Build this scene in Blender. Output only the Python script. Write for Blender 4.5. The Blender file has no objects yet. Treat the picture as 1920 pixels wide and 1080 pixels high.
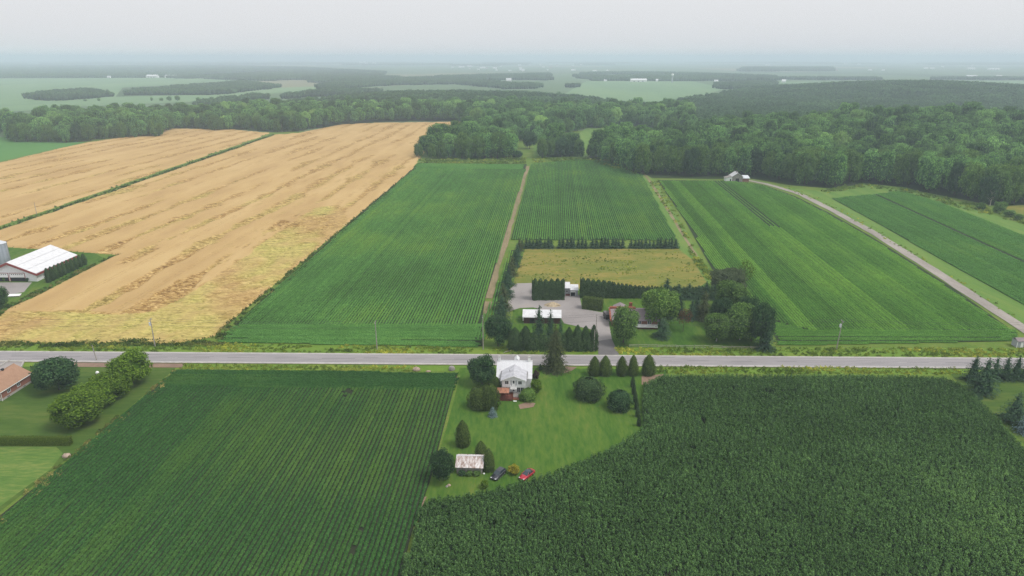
import bpy, math, random
import numpy as np
R = math.radians
SC = bpy.context.scene
# ------------------------------------------------------------------ camera, sky, sun, exposure
CAM_H, FPX, HORIZON = 96.0, 1280.0, 108.0          # metres, focal length and horizon row in 1920x1080 pixels
PITCH = math.atan((540 - HORIZON) / FPX)
cam_d = bpy.data.cameras.new('camera'); cam = bpy.data.objects.new('camera', cam_d)
SC.collection.objects.link(cam); SC.camera = cam
cam_d.sensor_width = 36; cam_d.lens = 36 * FPX / 1920; cam_d.clip_start = 1; cam_d.clip_end = 60000
cam.location = (0, 0, CAM_H); cam.rotation_euler = (math.pi / 2 - PITCH, 0, 0)

SUN_EL, SUN_AZ = 57, 108                            # degrees; azimuth clockwise from the viewing direction
W = bpy.data.worlds.new('World'); SC.world = W; W.use_nodes = True
wn, wl = W.node_tree.nodes, W.node_tree.links
bg = wn['Background']
sky = wn.new('ShaderNodeTexSky'); sky.sky_type = 'NISHITA'; sky.sun_disc = False
sky.sun_elevation = R(SUN_EL); sky.sun_rotation = R(SUN_AZ); sky.dust_density = 6; sky.air_density = 1.2; sky.altitude = 100
hs = wn.new('ShaderNodeHueSaturation'); hs.inputs['Saturation'].default_value = 0.1
cl = wn.new('ShaderNodeMix'); cl.data_type = 'RGBA'; cl.inputs[0].default_value = 0.78
cl.inputs[7].default_value = (6.5, 6.55, 6.75, 1)     # even overcast deck over the clear sky
wl.new(sky.outputs[0], hs.inputs['Color']); wl.new(hs.outputs[0], cl.inputs[6]); wl.new(cl.outputs[2], bg.inputs[0])
bg.inputs[1].default_value = 0.10
sd = bpy.data.lights.new('sun', 'SUN'); sd.energy = 1.5; sd.angle = R(18); sd.color = (1, 0.96, 0.9)
sun = bpy.data.objects.new('sun', sd); SC.collection.objects.link(sun)
sun.rotation_euler = (R(90 - SUN_EL), 0, R(180 - SUN_AZ) )
sun.location = (200, 0, 300)
SC.view_settings.view_transform = 'Standard'; SC.view_settings.look = 'None'
SC.view_settings.exposure = 0.54; SC.view_settings.gamma = 1.0
SC.cycles.max_bounces = 5; SC.cycles.diffuse_bounces = 3; SC.cycles.glossy_bounces = 2
SC.cycles.transmission_bounces = 3; SC.cycles.volume_bounces = 4; SC.cycles.use_denoising = True; SC.cycles.denoising_prefilter = 'NONE'
SC.cycles.caustics_reflective = False; SC.cycles.caustics_refractive = False
HAZE_DENSITY = 2.0e-4
HAZE_COLOR = (0.745, 0.872, 1.0, 1)

# ------------------------------------------------------------------ helpers
rng = np.random.default_rng(7); random.seed(7)
COL = SC.collection
cp, sp = math.cos(PITCH), math.sin(PITCH)
def P(u, v, z=0.0):
    """photo pixel -> point on the horizontal plane at height z"""
    x = (u - 960) / FPX; y = -(v - 540) / FPX
    d = (x, cp + y * sp, -sp + y * cp)
    t = (z - CAM_H) / d[2]
    return (d[0] * t, d[1] * t, z)
def scale_at(u, v):
    p = P(u, v); return FPX / (p[1] * cp + CAM_H * sp)
def top_z(u, v0, v1, back=0.0):
    """height whose image row is v1, standing on the ground at row v0 (+back metres)"""
    y = P(u, v0)[1] + back
    t = -(v1 - 540) / FPX
    return CAM_H + y * (t * cp - sp) / (cp + t * sp)
def PP(pts, z=0.0): return [P(u, v, z)[:2] for u, v in pts]

def hash2(ix, iy, seed):
    h = (ix.astype(np.int64) * 374761393 + iy.astype(np.int64) * 668265263 + seed * 1274126177) & 0xffffffff
    h = ((h ^ (h >> 13)) * 1274126177) & 0xffffffff
    return ((h ^ (h >> 16)) & 0xffff) / 65535.0
def vnoise(x, y, seed=0):
    x = np.asarray(x, float); y = np.asarray(y, float)
    ix, iy = np.floor(x), np.floor(y); fx, fy = x - ix, y - iy
    fx = fx * fx * (3 - 2 * fx); fy = fy * fy * (3 - 2 * fy)
    a, b = hash2(ix, iy, seed), hash2(ix + 1, iy, seed); c, d = hash2(ix, iy + 1, seed), hash2(ix + 1, iy + 1, seed)
    return (a * (1 - fx) + b * fx) * (1 - fy) + (c * (1 - fx) + d * fx) * fy
def fbm(x, y, seed=0, o=3):
    s = 0; a = 0.5; t = 0
    for i in range(o):
        s = s + a * vnoise(np.asarray(x) * 2 ** i, np.asarray(y) * 2 ** i, seed + i); t += a; a *= 0.5
    return s / t
def inside(x, y, poly):
    x = np.asarray(x, float); y = np.asarray(y, float); r = np.zeros(x.shape, bool); n = len(poly); j = n - 1
    for i in range(n):
        xi, yi = poly[i]; xj, yj = poly[j]
        if yi != yj:
            r ^= ((yi > y) != (yj > y)) & (x < (xj - xi) * (y - yi) / (yj - yi) + xi)
        j = i
    return r
def bump(x, y, cx, cy, r, h):
    d = np.clip(np.hypot(np.asarray(x, float) - cx, np.asarray(y, float) - cy) / r, 0, 1)
    return h * (np.cos(d * math.pi) * 0.5 + 0.5)
def hgt(x, y):
    return (bump(x, y, 470, 850, 300, 15) + bump(x, y, 800, 900, 380, 15) + bump(x, y, 1080, 1850, 560, 26)
            + bump(x, y, -150, 1500, 420, 10) + bump(x, y, -600, 1500, 300, 0))

def make_mesh(name, verts, faces, rnd=None, smooth=False):
    """faces: list of int arrays, each (M, k)"""
    me = bpy.data.meshes.new(name)
    verts = np.asarray(verts, np.float32).reshape(-1, 3)
    faces = [np.asarray(f, np.int32) for f in faces if len(f)]
    me.vertices.add(len(verts)); me.vertices.foreach_set('co', verts.ravel())
    loops = np.concatenate([f.ravel() for f in faces]); nf = sum(len(f) for f in faces)
    tot = np.concatenate([np.full(len(f), f.shape[1], np.int32) for f in faces])
    st = np.concatenate([[0], np.cumsum(tot)[:-1]]).astype(np.int32)
    me.loops.add(len(loops)); me.loops.foreach_set('vertex_index', loops)
    me.polygons.add(nf); me.polygons.foreach_set('loop_start', st); me.polygons.foreach_set('loop_total', tot)
    if smooth: me.polygons.foreach_set('use_smooth', np.ones(nf, bool))
    if rnd is not None:
        a = me.attributes.new('rnd', 'FLOAT', 'FACE'); a.data.foreach_set('value', np.asarray(rnd, np.float32))
    me.update(calc_edges=True); me.validate()
    return me
class Geo:
    def __init__(s): s.v = []; s.f = []; s.r = []; s.n = 0
    def add(s, v, f, r=None):
        v = np.asarray(v, float).reshape(-1, 3); f = np.asarray(f, int)
        s.v.append(v); s.f.append(f + s.n); s.n += len(v)
        s.r.append(np.full(len(f), 0.5) if r is None else np.asarray(r, float)); return s
    def mesh(s, name, smooth=False): return make_mesh(name, np.concatenate(s.v), s.f, np.concatenate(s.r), smooth)
def link(o, parent=None):
    COL.objects.link(o)
    if parent is not None: o.parent = parent
    return o
def tag(o, label=None, cat=None, group=None, kind=None):
    if label: o['label'] = label
    if cat: o['category'] = cat
    if group: o['group'] = group
    if kind: o['kind'] = kind
    return o
def obj(name, me, mat=None, parent=None, loc=None):
    o = bpy.data.objects.new(name, me)
    if mat is not None:
        if len(me.materials) == 0: me.materials.append(mat)
        elif me.materials[0] is not mat:
            pass
    link(o, parent)
    if mat is not None and me.materials[0] is not mat:
        o.material_slots[0].link = 'OBJECT'; o.material_slots[0].material = mat
    if loc is not None: o.location = loc
    return o
def empty(name, loc, rz=0.0):
    o = bpy.data.objects.new(name, None); link(o); o.location = loc; o.rotation_euler = (0, 0, rz); o.empty_display_size = 0.5
    return o

# ------------------------------------------------------------------ materials
def new_mat(name):
    m = bpy.data.materials.new(name); m.use_nodes = True
    nt = m.node_tree; nt.nodes.clear(); out = nt.nodes.new('ShaderNodeOutputMaterial')
    return m, nt, out
def nd(nt, typ, **kw):
    n = nt.nodes.new(typ)
    for k, v in kw.items():
        if k.startswith('i_'): n.inputs[int(k[2:])].default_value = v
        else: setattr(n, k, v)
    return n
def mixc(nt, fac, a, b, blend='MIX'):
    n = nt.nodes.new('ShaderNodeMix'); n.data_type = 'RGBA'; n.blend_type = blend; n.clamp_factor = True
    for s, v in ((0, fac), (6, a), (7, b)):
        if isinstance(v, (int, float)): n.inputs[s].default_value = v
        elif isinstance(v, tuple): n.inputs[s].default_value = v if len(v) == 4 else (*v, 1)
        else: nt.links.new(v, n.inputs[s])
    return n.outputs[2]
def math_n(nt, op, a, b=None, clamp=False):
    n = nt.nodes.new('ShaderNodeMath'); n.operation = op; n.use_clamp = clamp
    for i, v in enumerate((a, b)):
        if v is None: continue
        if isinstance(v, (int, float)): n.inputs[i].default_value = v
        else: nt.links.new(v, n.inputs[i])
    return n.outputs[0]
def noise(nt, scale, vec=None, detail=4, rough=0.55, dist=0.0):
    n = nt.nodes.new('ShaderNodeTexNoise'); n.inputs['Scale'].default_value = scale; n.inputs['Detail'].default_value = detail
    n.inputs['Roughness'].default_value = rough; n.inputs['Distortion'].default_value = dist
    if vec is not None: nt.links.new(vec, n.inputs['Vector'])
    return n.outputs['Fac']
def ramp(nt, fac, stops):
    n = nt.nodes.new('ShaderNodeValToRGB'); e = n.color_ramp.elements
    while len(e) < len(stops): e.new(0.5)
    for el, (p, c) in zip(e, stops):
        el.position = p; el.color = c if len(c) == 4 else (*c, 1)
    nt.links.new(fac, n.inputs[0]); return n.outputs[0]
def step(nt, v, lo, hi):
    n = nt.nodes.new('ShaderNodeMapRange'); n.clamp = True; nt.links.new(v, n.inputs[0])
    n.inputs[1].default_value = lo; n.inputs[2].default_value = hi; return n.outputs[0]
def objvec(nt, scale=(1, 1, 1), rot=0.0):
    g = nt.nodes.new('ShaderNodeNewGeometry'); m = nt.nodes.new('ShaderNodeMapping')
    m.inputs['Scale'].default_value = scale; m.inputs['Rotation'].default_value = (0, 0, rot)
    nt.links.new(g.outputs['Position'], m.inputs['Vector']); return m.outputs[0]
def finish(nt, out, color, rough=0.9, bumpv=None, bstr=0.3, bdist=0.05, metal=0.0, spec=0.2):
    b = nt.nodes.new('ShaderNodeBsdfPrincipled')
    if isinstance(color, tuple): b.inputs['Base Color'].default_value = (*color[:3], 1)
    else: nt.links.new(color, b.inputs['Base Color'])
    b.inputs['Roughness'].default_value = rough; b.inputs['Metallic'].default_value = metal; b.inputs['Specular IOR Level'].default_value = spec
    if bumpv is not None:
        bm = nt.nodes.new('ShaderNodeBump'); bm.inputs['Strength'].default_value = bstr; bm.inputs['Distance'].default_value = bdist
        nt.links.new(bumpv, bm.inputs['Height']); nt.links.new(bm.outputs[0], b.inputs['Normal'])
    nt.links.new(b.outputs[0], out.inputs[0]); return b
def plain(name, c, rough=0.7, metal=0.0, var=0.12, scale=3.0, spec=0.3, streak=False):
    m, nt, out = new_mat(name)
    tc = nt.nodes.new('ShaderNodeTexCoord').outputs['Object']
    if streak:
        mp = nt.nodes.new('ShaderNodeMapping'); mp.inputs['Scale'].default_value = (1, 1, 0.15); nt.links.new(tc, mp.inputs[0]); tc = mp.outputs[0]
    n = noise(nt, scale, tc)
    c2 = tuple(max(0, x * (1 - 2 * var)) for x in c); c3 = tuple(min(1, x * (1 + 1.2 * var)) for x in c)
    finish(nt, out, ramp(nt, n, [(0.25, c2), (0.75, c3)]), rough, None, metal=metal, spec=spec)
    return m
def foliage(name, c1, c2, c3=(0.30, 0.28, 0.04), transl=0.22, var=0.35, patch=0.0):
    """leaf material: leaf-to-leaf variation and painted-in crown shade by face, plant-to-plant by object, growth patches by the 'tint' of the plant"""
    m, nt, out = new_mat(name)
    a = nd(nt, 'ShaderNodeAttribute', attribute_name='rnd').outputs['Fac']
    t = nd(nt, 'ShaderNodeAttribute', attribute_name='tint', attribute_type='INSTANCER').outputs['Fac']
    r = nt.nodes.new('ShaderNodeObjectInfo').outputs['Random']
    col = mixc(nt, a, c1, c2)
    col = mixc(nt, math_n(nt, 'MULTIPLY', math_n(nt, 'MAXIMUM', t, 0.0), 0.6, True), col, c3)
    br = math_n(nt, 'ADD', math_n(nt, 'MULTIPLY', math_n(nt, 'SUBTRACT', r, 0.5), var), 1.0)
    br = math_n(nt, 'MULTIPLY', br, math_n(nt, 'ADD', math_n(nt, 'MULTIPLY', t, 0.4), 1.0))
    sc = nt.nodes.new('ShaderNodeVectorMath'); sc.operation = 'SCALE'
    nt.links.new(col, sc.inputs[0]); nt.links.new(br, sc.inputs['Scale']); col = sc.outputs[0]
    d = nt.nodes.new('ShaderNodeBsdfDiffuse'); tr = nt.nodes.new('ShaderNodeBsdfTranslucent')
    nt.links.new(col, d.inputs[0]); nt.links.new(col, tr.inputs[0])
    mx = nt.nodes.new('ShaderNodeMixShader'); mx.inputs[0].default_value = transl
    nt.links.new(d.outputs[0], mx.inputs[1]); nt.links.new(tr.outputs[0], mx.inputs[2]); nt.links.new(mx.outputs[0], out.inputs[0])
    return m
ROWROT = R(-3.2)                                    # the lots run 3.2 degrees right of the viewing direction
def ground_mat(name, stops, s1=0.05, s2=0.8, mapping=(1, 1, 1), rot=0.0, bstr=0.4, bdist=0.1, mixf=0.45, rough=0.95):
    m, nt, out = new_mat(name)
    v = objvec(nt, mapping, rot)
    n1 = noise(nt, s1, v, 5, 0.6, 0.4); n2 = noise(nt, s2, v, 6, 0.7)
    f = math_n(nt, 'ADD', math_n(nt, 'MULTIPLY', n1, 1 - mixf), math_n(nt, 'MULTIPLY', n2, mixf))
    finish(nt, out, ramp(nt, f, stops), rough, n2, bstr, bdist, spec=0.1); return m

M = {}
M['lawn'] = ground_mat('lawn', [(0.32, (0.028, 0.075, 0.010)), (0.45, (0.050, 0.118, 0.015)), (0.56, (0.085, 0.150, 0.022)), (0.70, (0.150, 0.170, 0.038))], 0.06, 0.55, (1.6, 0.35, 1), R(38), 0.6, 0.12, 0.5)
M['lawn_b'] = ground_mat('mown lawn', [(0.30, (0.036, 0.080, 0.014)), (0.5, (0.066, 0.118, 0.020)), (0.68, (0.125, 0.155, 0.036))], 0.07, 0.5, (0.35, 1.3, 1), R(-10), 0.6, 0.12, 0.5)
M['rough_grass'] = ground_mat('rough grass', [(0.28, (0.06, 0.12, 0.018)), (0.5, (0.11, 0.18, 0.028)), (0.72, (0.20, 0.20, 0.055))], 0.08, 1.2, (1, 1, 1), 0, 0.7, 0.25)
M['verge'] = ground_mat('verge grass', [(0.28, (0.07, 0.14, 0.02)), (0.5, (0.13, 0.22, 0.03)), (0.72, (0.25, 0.26, 0.05))], 0.10, 1.4, (0.4, 1.5, 1), 0, 0.7, 0.25)
M['meadow'] = ground_mat('dry meadow', [(0.30, (0.09, 0.14, 0.025)), (0.46, (0.16, 0.175, 0.035)), (0.56, (0.24, 0.20, 0.05)), (0.70, (0.36, 0.31, 0.10))], 0.055, 0.45, (0.4, 1, 1), 0, 0.9, 0.4)
M['strip'] = ground_mat('grass strip', [(0.3, (0.07, 0.155, 0.03)), (0.5, (0.115, 0.205, 0.04)), (0.72, (0.20, 0.235, 0.06))], 0.06, 0.6, (2.5, 0.25, 1), ROWROT, 0.6, 0.2)
M['soil'] = ground_mat('field soil', [(0.3, (0.022, 0.034, 0.016)), (0.6, (0.038, 0.044, 0.024)), (0.8, (0.085, 0.070, 0.045))], 0.06, 1.5, (1, 1, 1), 0, 0.6, 0.1)
M['soil_mid'] = ground_mat('green field soil', [(0.3, (0.022, 0.042, 0.014)), (0.6, (0.034, 0.054, 0.020)), (0.8, (0.075, 0.070, 0.04))], 0.06, 1.5, (1, 1, 1), 0, 0.6, 0.1)
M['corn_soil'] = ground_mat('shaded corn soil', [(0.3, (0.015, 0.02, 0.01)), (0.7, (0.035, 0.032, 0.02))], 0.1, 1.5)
M['dirt'] = ground_mat('bare dirt', [(0.3, (0.17, 0.115, 0.085)), (0.55, (0.26, 0.18, 0.13)), (0.75, (0.20, 0.19, 0.07))], 0.15, 1.5)
M['track'] = ground_mat('farm track', [(0.34, (0.11, 0.13, 0.045)), (0.5, (0.22, 0.175, 0.10)), (0.66, (0.30, 0.235, 0.145))], 0.10, 0.9, (1.8, 0.35, 1), ROWROT)
M['gravel'] = ground_mat('gravel', [(0.3, (0.22, 0.20, 0.195)), (0.55, (0.31, 0.285, 0.275)), (0.75, (0.36, 0.29, 0.24))], 0.06, 2.5, (1, 1, 1), 0, 0.5, 0.04)
M['lane'] = ground_mat('gravel lane', [(0.3, (0.20, 0.18, 0.155)), (0.5, (0.30, 0.27, 0.24)), (0.7, (0.40, 0.355, 0.32))], 0.10, 1.4, (1.5, 0.4, 1), R(-10))
M['asphalt_drive'] = ground_mat('dark driveway', [(0.3, (0.11, 0.105, 0.105)), (0.6, (0.17, 0.16, 0.16)), (0.8, (0.23, 0.21, 0.20))], 0.12, 2.0)
M['green_far'] = ground_mat('distant crop', [(0.3, (0.11, 0.19, 0.10)), (0.5, (0.15, 0.245, 0.12)), (0.7, (0.19, 0.27, 0.13))], 0.006, 0.05, (1, 0.25, 1), 0)
M['green_left'] = ground_mat('green crop', [(0.3, (0.06, 0.17, 0.04)), (0.7, (0.09, 0.22, 0.05))], 0.01, 0.3, (1, 0.25, 1), 0)
M['forest_floor'] = ground_mat('forest floor', [(0.3, (0.02, 0.035, 0.012)), (0.7, (0.05, 0.07, 0.025))], 0.05, 0.5)
M['kitchen'] = ground_mat('hay regrowth', [(0.32, (0.055, 0.125, 0.024)), (0.48, (0.10, 0.18, 0.035)), (0.62, (0.19, 0.23, 0.06))], 0.10, 0.7, (0.35, 1.6, 1), R(24), 1.0, 0.3, 0.6)

# base land: a patchwork of far fields
m, nt, out = new_mat('land'); M['land'] = m
v = objvec(nt, (0.0011, 0.0006, 1), R(-3)); vor = nt.nodes.new('ShaderNodeTexVoronoi'); vor.distance = 'CHEBYCHEV'; vor.inputs['Scale'].default_value = 1.0
vor.inputs['Randomness'].default_value = 0.9; nt.links.new(v, vor.inputs['Vector'])
sep = nt.nodes.new('ShaderNodeSeparateColor'); nt.links.new(vor.outputs['Color'], sep.inputs[0])
c = ramp(nt, sep.outputs[0], [(0.0, (0.08, 0.14, 0.07)), (0.35, (0.13, 0.20, 0.10)), (0.6, (0.055, 0.10, 0.05)), (0.8, (0.16, 0.20, 0.11)), (0.95, (0.30, 0.25, 0.16))])
n2 = noise(nt, 0.02, objvec(nt)); c = mixc(nt, 0.35, c, ramp(nt, n2, [(0.3, (0.05, 0.09, 0.045)), (0.7, (0.14, 0.19, 0.10))]))
finish(nt, out, c, 1.0, spec=0.05)

# road: worn pale asphalt with tar seams
m, nt, out = new_mat('road_asphalt'); M['road'] = m
v = objvec(nt, (0.08, 1.2, 1), R(1)); n1 = noise(nt, 1.0, v, 5, 0.6); n2 = noise(nt, 3.0, objvec(nt), 5, 0.6)
c = ramp(nt, n1, [(0.3, (0.21, 0.198, 0.202)), (0.7, (0.32, 0.298, 0.302))])
finish(nt, out, mixc(nt, 0.25, c, ramp(nt, n2, [(0.3, (0.20, 0.19, 0.195)), (0.7, (0.40, 0.375, 0.37))])), 0.9)
M['tar'] = plain('tar', (0.16, 0.15, 0.155), 0.8)
M['road_white'] = plain('road_paint', (0.70, 0.69, 0.66), 0.8, var=0.15, scale=0.8)
M['shoulder'] = plain('gravel_shoulder', (0.42, 0.39, 0.35), 0.95, var=0.18, scale=0.6)

# wheat: colour by how the crop stands (the 'lodged' attribute is the crop itself); dark browns also paint in streak shading
def wheat_mat():
    m, nt, out = new_mat('wheat')
    lo = nd(nt, 'ShaderNodeAttribute', attribute_name='lodged').outputs['Fac']
    gr = nd(nt, 'ShaderNodeAttribute', attribute_name='greenish').outputs['Fac']
    n1 = noise(nt, 0.035, objvec(nt, (1.4, 0.35, 1), ROWROT), 5, 0.6); n2 = noise(nt, 1.3, objvec(nt, (1.5, 0.7, 1), ROWROT), 6, 0.75); n3 = noise(nt, 0.42, objvec(nt, (0.55, 1.5, 1), R(14)), 7, 0.8, 1.2)
    st = ramp(nt, n1, [(0.32, (0.38, 0.245, 0.100)), (0.5, (0.46, 0.31, 0.130)), (0.68, (0.53, 0.375, 0.17))])
    st = mixc(nt, 0.30, st, ramp(nt, n2, [(0.3, (0.37, 0.235, 0.095)), (0.7, (0.54, 0.375, 0.175))]))
    ld = ramp(nt, n3, [(0.39, (0.14, 0.075, 0.024)), (0.48, (0.29, 0.17, 0.055)), (0.55, (0.48, 0.32, 0.12)), (0.65, (0.68, 0.51, 0.25))])
    gn = ramp(nt, n3, [(0.38, (0.15, 0.14, 0.035)), (0.49, (0.38, 0.33, 0.09)), (0.64, (0.60, 0.49, 0.18))])
    c = mixc(nt, lo, st, mixc(nt, gr, ld, gn))
    finish(nt, out, c, 0.95, n2, 0.5, 0.25, spec=0.1); return m
M['wheat'] = wheat_mat()

M['leaf_broad'] = foliage('leaf_broad', (0.06, 0.12, 0.032), (0.17, 0.29, 0.07))
M['leaf_forest'] = foliage('leaf_forest', (0.05, 0.12, 0.04), (0.235, 0.44, 0.118), (0.24, 0.36, 0.09), var=0.7, transl=0.15)
M['leaf_dark'] = foliage('leaf_dark', (0.024, 0.058, 0.026), (0.08, 0.15, 0.058))
M['leaf_distant'] = foliage('leaf_distant', (0.040, 0.085, 0.036), (0.115, 0.205, 0.075), (0.16, 0.25, 0.08), var=0.6)
M['leaf_light'] = foliage('leaf_light', (0.055, 0.11, 0.012), (0.165, 0.265, 0.03))
M['leaf_mid'] = foliage('leaf_mid', (0.07, 0.14, 0.03), (0.185, 0.3, 0.065))
M['leaf_grey'] = foliage('leaf_grey', (0.075, 0.105, 0.05), (0.14, 0.18, 0.09))
M['leaf_red'] = foliage('leaf_red', (0.11, 0.06, 0.03), (0.20, 0.11, 0.055))
M['leaf_plum'] = foliage('leaf_plum', (0.045, 0.035, 0.028), (0.085, 0.06, 0.045))
M['leaf_yellow'] = foliage('leaf_yellow', (0.16, 0.16, 0.015), (0.38, 0.34, 0.045))
M['spruce'] = foliage('needles_spruce', (0.035, 0.072, 0.041), (0.077, 0.136, 0.068), transl=0.1)
M['spruce_pale'] = foliage('needles_pale_spruce', (0.055, 0.075, 0.03), (0.11, 0.13, 0.055), transl=0.1)
M['spruce_blue'] = foliage('needles_blue_spruce', (0.10, 0.16, 0.16), (0.22, 0.31, 0.31), transl=0.1)
M['cedar'] = foliage('needles_cedar', (0.048, 0.080, 0.020), (0.120, 0.168, 0.041), transl=0.12)
M['cedar_dark'] = foliage('needles_dark_cedar', (0.035, 0.067, 0.027), (0.080, 0.128, 0.048), transl=0.1)
M['soy'] = foliage('soy_leaf', (0.095, 0.24, 0.054), (0.205, 0.45, 0.11), (0.24, 0.30, 0.03), var=0.16)
M['soy_dark'] = foliage('soy_leaf_lush', (0.04, 0.115, 0.03), (0.082, 0.205, 0.05), (0.17, 0.24, 0.03), var=0.16)
M['soy_bright'] = foliage('soy_leaf_bright', (0.105, 0.27, 0.046), (0.22, 0.46, 0.09), (0.26, 0.42, 0.06), var=0.16)
M['corn'] = foliage('corn_leaf', (0.013, 0.042, 0.012), (0.125, 0.232, 0.072), (0.14, 0.24, 0.06), var=0.35, transl=0.08)  # near-black low end paints the shaded gaps between leaves
M['weed'] = foliage('weed_leaf', (0.09, 0.16, 0.025), (0.19, 0.29, 0.04), (0.38, 0.36, 0.055), var=0.5)
M['weed_dark'] = foliage('ditch_weed_leaf', (0.05, 0.09, 0.02), (0.11, 0.17, 0.035), (0.30, 0.25, 0.09), var=0.5)
M['hedge'] = foliage('hedge_leaf', (0.075, 0.12, 0.016), (0.15, 0.21, 0.028))
M['bark'] = plain('bark', (0.085, 0.065, 0.05), 0.95, var=0.3, scale=6)
M['birch_bark'] = plain('birch_bark', (0.52, 0.50, 0.46), 0.9, var=0.3, scale=2.5)
M['dead_wood'] = plain('dead_wood', (0.42, 0.38, 0.33), 0.95)
M['wood_grey'] = plain('weathered_wood', (0.30, 0.28, 0.255), 0.95, var=0.25, scale=4, streak=True)
M['pole'] = plain('pole_wood', (0.34, 0.31, 0.28), 0.9, var=0.2)
M['white'] = plain('white_siding', (0.82, 0.82, 0.83), 0.7, var=0.05, scale=1.5)
M['white_trim'] = plain('white_trim', (0.82, 0.82, 0.81), 0.6, var=0.03)
M['white_metal'] = plain('white_roof_metal', (0.66, 0.66, 0.675), 0.45, var=0.07, scale=0.7, spec=0.4)
M['grey_siding'] = plain('grey_siding', (0.36, 0.375, 0.40), 0.7, var=0.08)
M['red_trim'] = plain('red_trim', (0.27, 0.055, 0.05), 0.6, var=0.1)
M['brown_wall'] = plain('brown_board', (0.075, 0.028, 0.02), 0.8, var=0.25, scale=2, streak=True)
M['mauve_roof'] = plain('mauve_shingle', (0.25, 0.205, 0.215), 0.9, var=0.1, scale=2.5)
M['rust_red'] = plain('rust_red_shingle', (0.27, 0.085, 0.05), 0.9, var=0.3, scale=1.5)
M['beige'] = plain('beige_stucco', (0.42, 0.36, 0.30), 0.9)
M['deck_red'] = plain('deck_stain', (0.16, 0.048, 0.03), 0.75, var=0.25, scale=2)
M['gazebo_roof'] = plain('gazebo_roof', (0.34, 0.155, 0.095), 0.85, var=0.25, scale=1.5)
M['step_red'] = plain('painted_step', (0.38, 0.13, 0.09), 0.7)
M['steel'] = plain('galvanised_steel', (0.36, 0.40, 0.44), 0.45, metal=0.35, var=0.12, scale=0.6, streak=True)
M['steel_light'] = plain('galvanised_roof', (0.60, 0.63, 0.66), 0.5, metal=0.2, var=0.08)
M['dark'] = plain('dark_interior', (0.02, 0.02, 0.022), 0.9)
M['black'] = plain('black_paint', (0.022, 0.021, 0.024), 0.45)
M['concrete'] = plain('concrete', (0.40, 0.38, 0.35), 0.9, var=0.12)
M['rock'] = plain('rock', (0.42, 0.32, 0.25), 0.95, var=0.2, scale=1.2)
M['rock_grey'] = plain('rock_grey', (0.34, 0.31, 0.29), 0.95, var=0.25, scale=1.2)
M['tan_gravel'] = plain('tan_gravel', (0.42, 0.34, 0.23), 0.95, var=0.2, scale=1.5)
M['cable'] = plain('cable', (0.10, 0.10, 0.105), 0.6)
M['insulator'] = plain('porcelain', (0.68, 0.70, 0.72), 0.3)
M['brown_board2'] = plain('red_brown_board', (0.24, 0.115, 0.08), 0.9, var=0.2, scale=2)
m, nt, out = new_mat('window_glass'); M['glass'] = m
finish(nt, out, (0.05, 0.06, 0.07), 0.08, spec=0.6)
m, nt, out = new_mat('car_glass'); M['car_glass'] = m
finish(nt, out, (0.030, 0.045, 0.055), 0.06, spec=0.7)
def paint(name, c):
    m, nt, out = new_mat(name); b = finish(nt, out, c, 0.28, metal=0.25, spec=0.5); b.inputs['Coat Weight'].default_value = 0.6; b.inputs['Coat Roughness'].default_value = 0.08; return m
M['paint_dark'] = paint('car_paint_dark', (0.030, 0.030, 0.042)); M['paint_red'] = paint('car_paint_red', (0.42, 0.012, 0.030))
M['tyre'] = plain('tyre', (0.018, 0.018, 0.018), 0.9); M['rim'] = plain('rim', (0.42, 0.42, 0.44), 0.35, metal=0.8)
M['lamp'] = plain('headlamp', (0.75, 0.77, 0.80), 0.15)
def rust_roof():
    m, nt, out = new_mat('rusted_white_roof'); tc = nt.nodes.new('ShaderNodeTexCoord').outputs['Object']
    mp = nt.nodes.new('ShaderNodeMapping'); mp.inputs['Scale'].default_value = (1.6, 0.5, 0.5); nt.links.new(tc, mp.inputs[0])
    n = noise(nt, 1.3, mp.outputs[0], 8, 0.75, 0.6)
    finish(nt, out, ramp(nt, n, [(0.36, (0.20, 0.12, 0.085)), (0.47, (0.42, 0.34, 0.31)), (0.56, (0.66, 0.63, 0.62)), (0.7, (0.74, 0.72, 0.71))]), 0.75); return m
M['rust_roof'] = rust_roof()
def old_tin():
    m, nt, out = new_mat('old_tin_roof'); tc = nt.nodes.new('ShaderNodeTexCoord').outputs['Object']
    n = noise(nt, 0.9, tc, 7, 0.7, 0.5)
    b = nt.nodes.new('ShaderNodeTexBrick'); nt.links.new(tc, b.inputs['Vector']); b.inputs['Scale'].default_value = 1.6
    b.inputs['Color1'].default_value = (0.74, 0.74, 0.76, 1); b.inputs['Color2'].default_value = (0.66, 0.665, 0.69, 1); b.inputs['Mortar'].default_value = (0.40, 0.40, 0.42, 1); b.inputs['Mortar Size'].default_value = 0.018
    finish(nt, out, mixc(nt, step(nt, n, 0.58, 0.72), b.outputs[0], (0.38, 0.37, 0.39)), 0.5, spec=0.4); return m
M['old_tin'] = old_tin()
M['wing_tin'] = plain('shaded_wing_tin', (0.47, 0.47, 0.50), 0.55, var=0.14, scale=0.8, spec=0.4)  # greyer than the main roof: shading put into the wing's colour
def shingles(name, a, b, c):
    m, nt, out = new_mat(name); tc = nt.nodes.new('ShaderNodeTexCoord').outputs['Object']
    n = noise(nt, 0.8, tc, 6, 0.7); n2 = noise(nt, 6, tc, 4, 0.7)
    finish(nt, out, mixc(nt, 0.5, ramp(nt, n, [(0.3, a), (0.7, b)]), ramp(nt, n2, [(0.3, a), (0.5, b), (0.7, c)])), 0.95); return m
M['brown_shingle'] = shingles('brown_shingle', (0.24, 0.135, 0.085), (0.37, 0.225, 0.15), (0.46, 0.31, 0.22))
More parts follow.
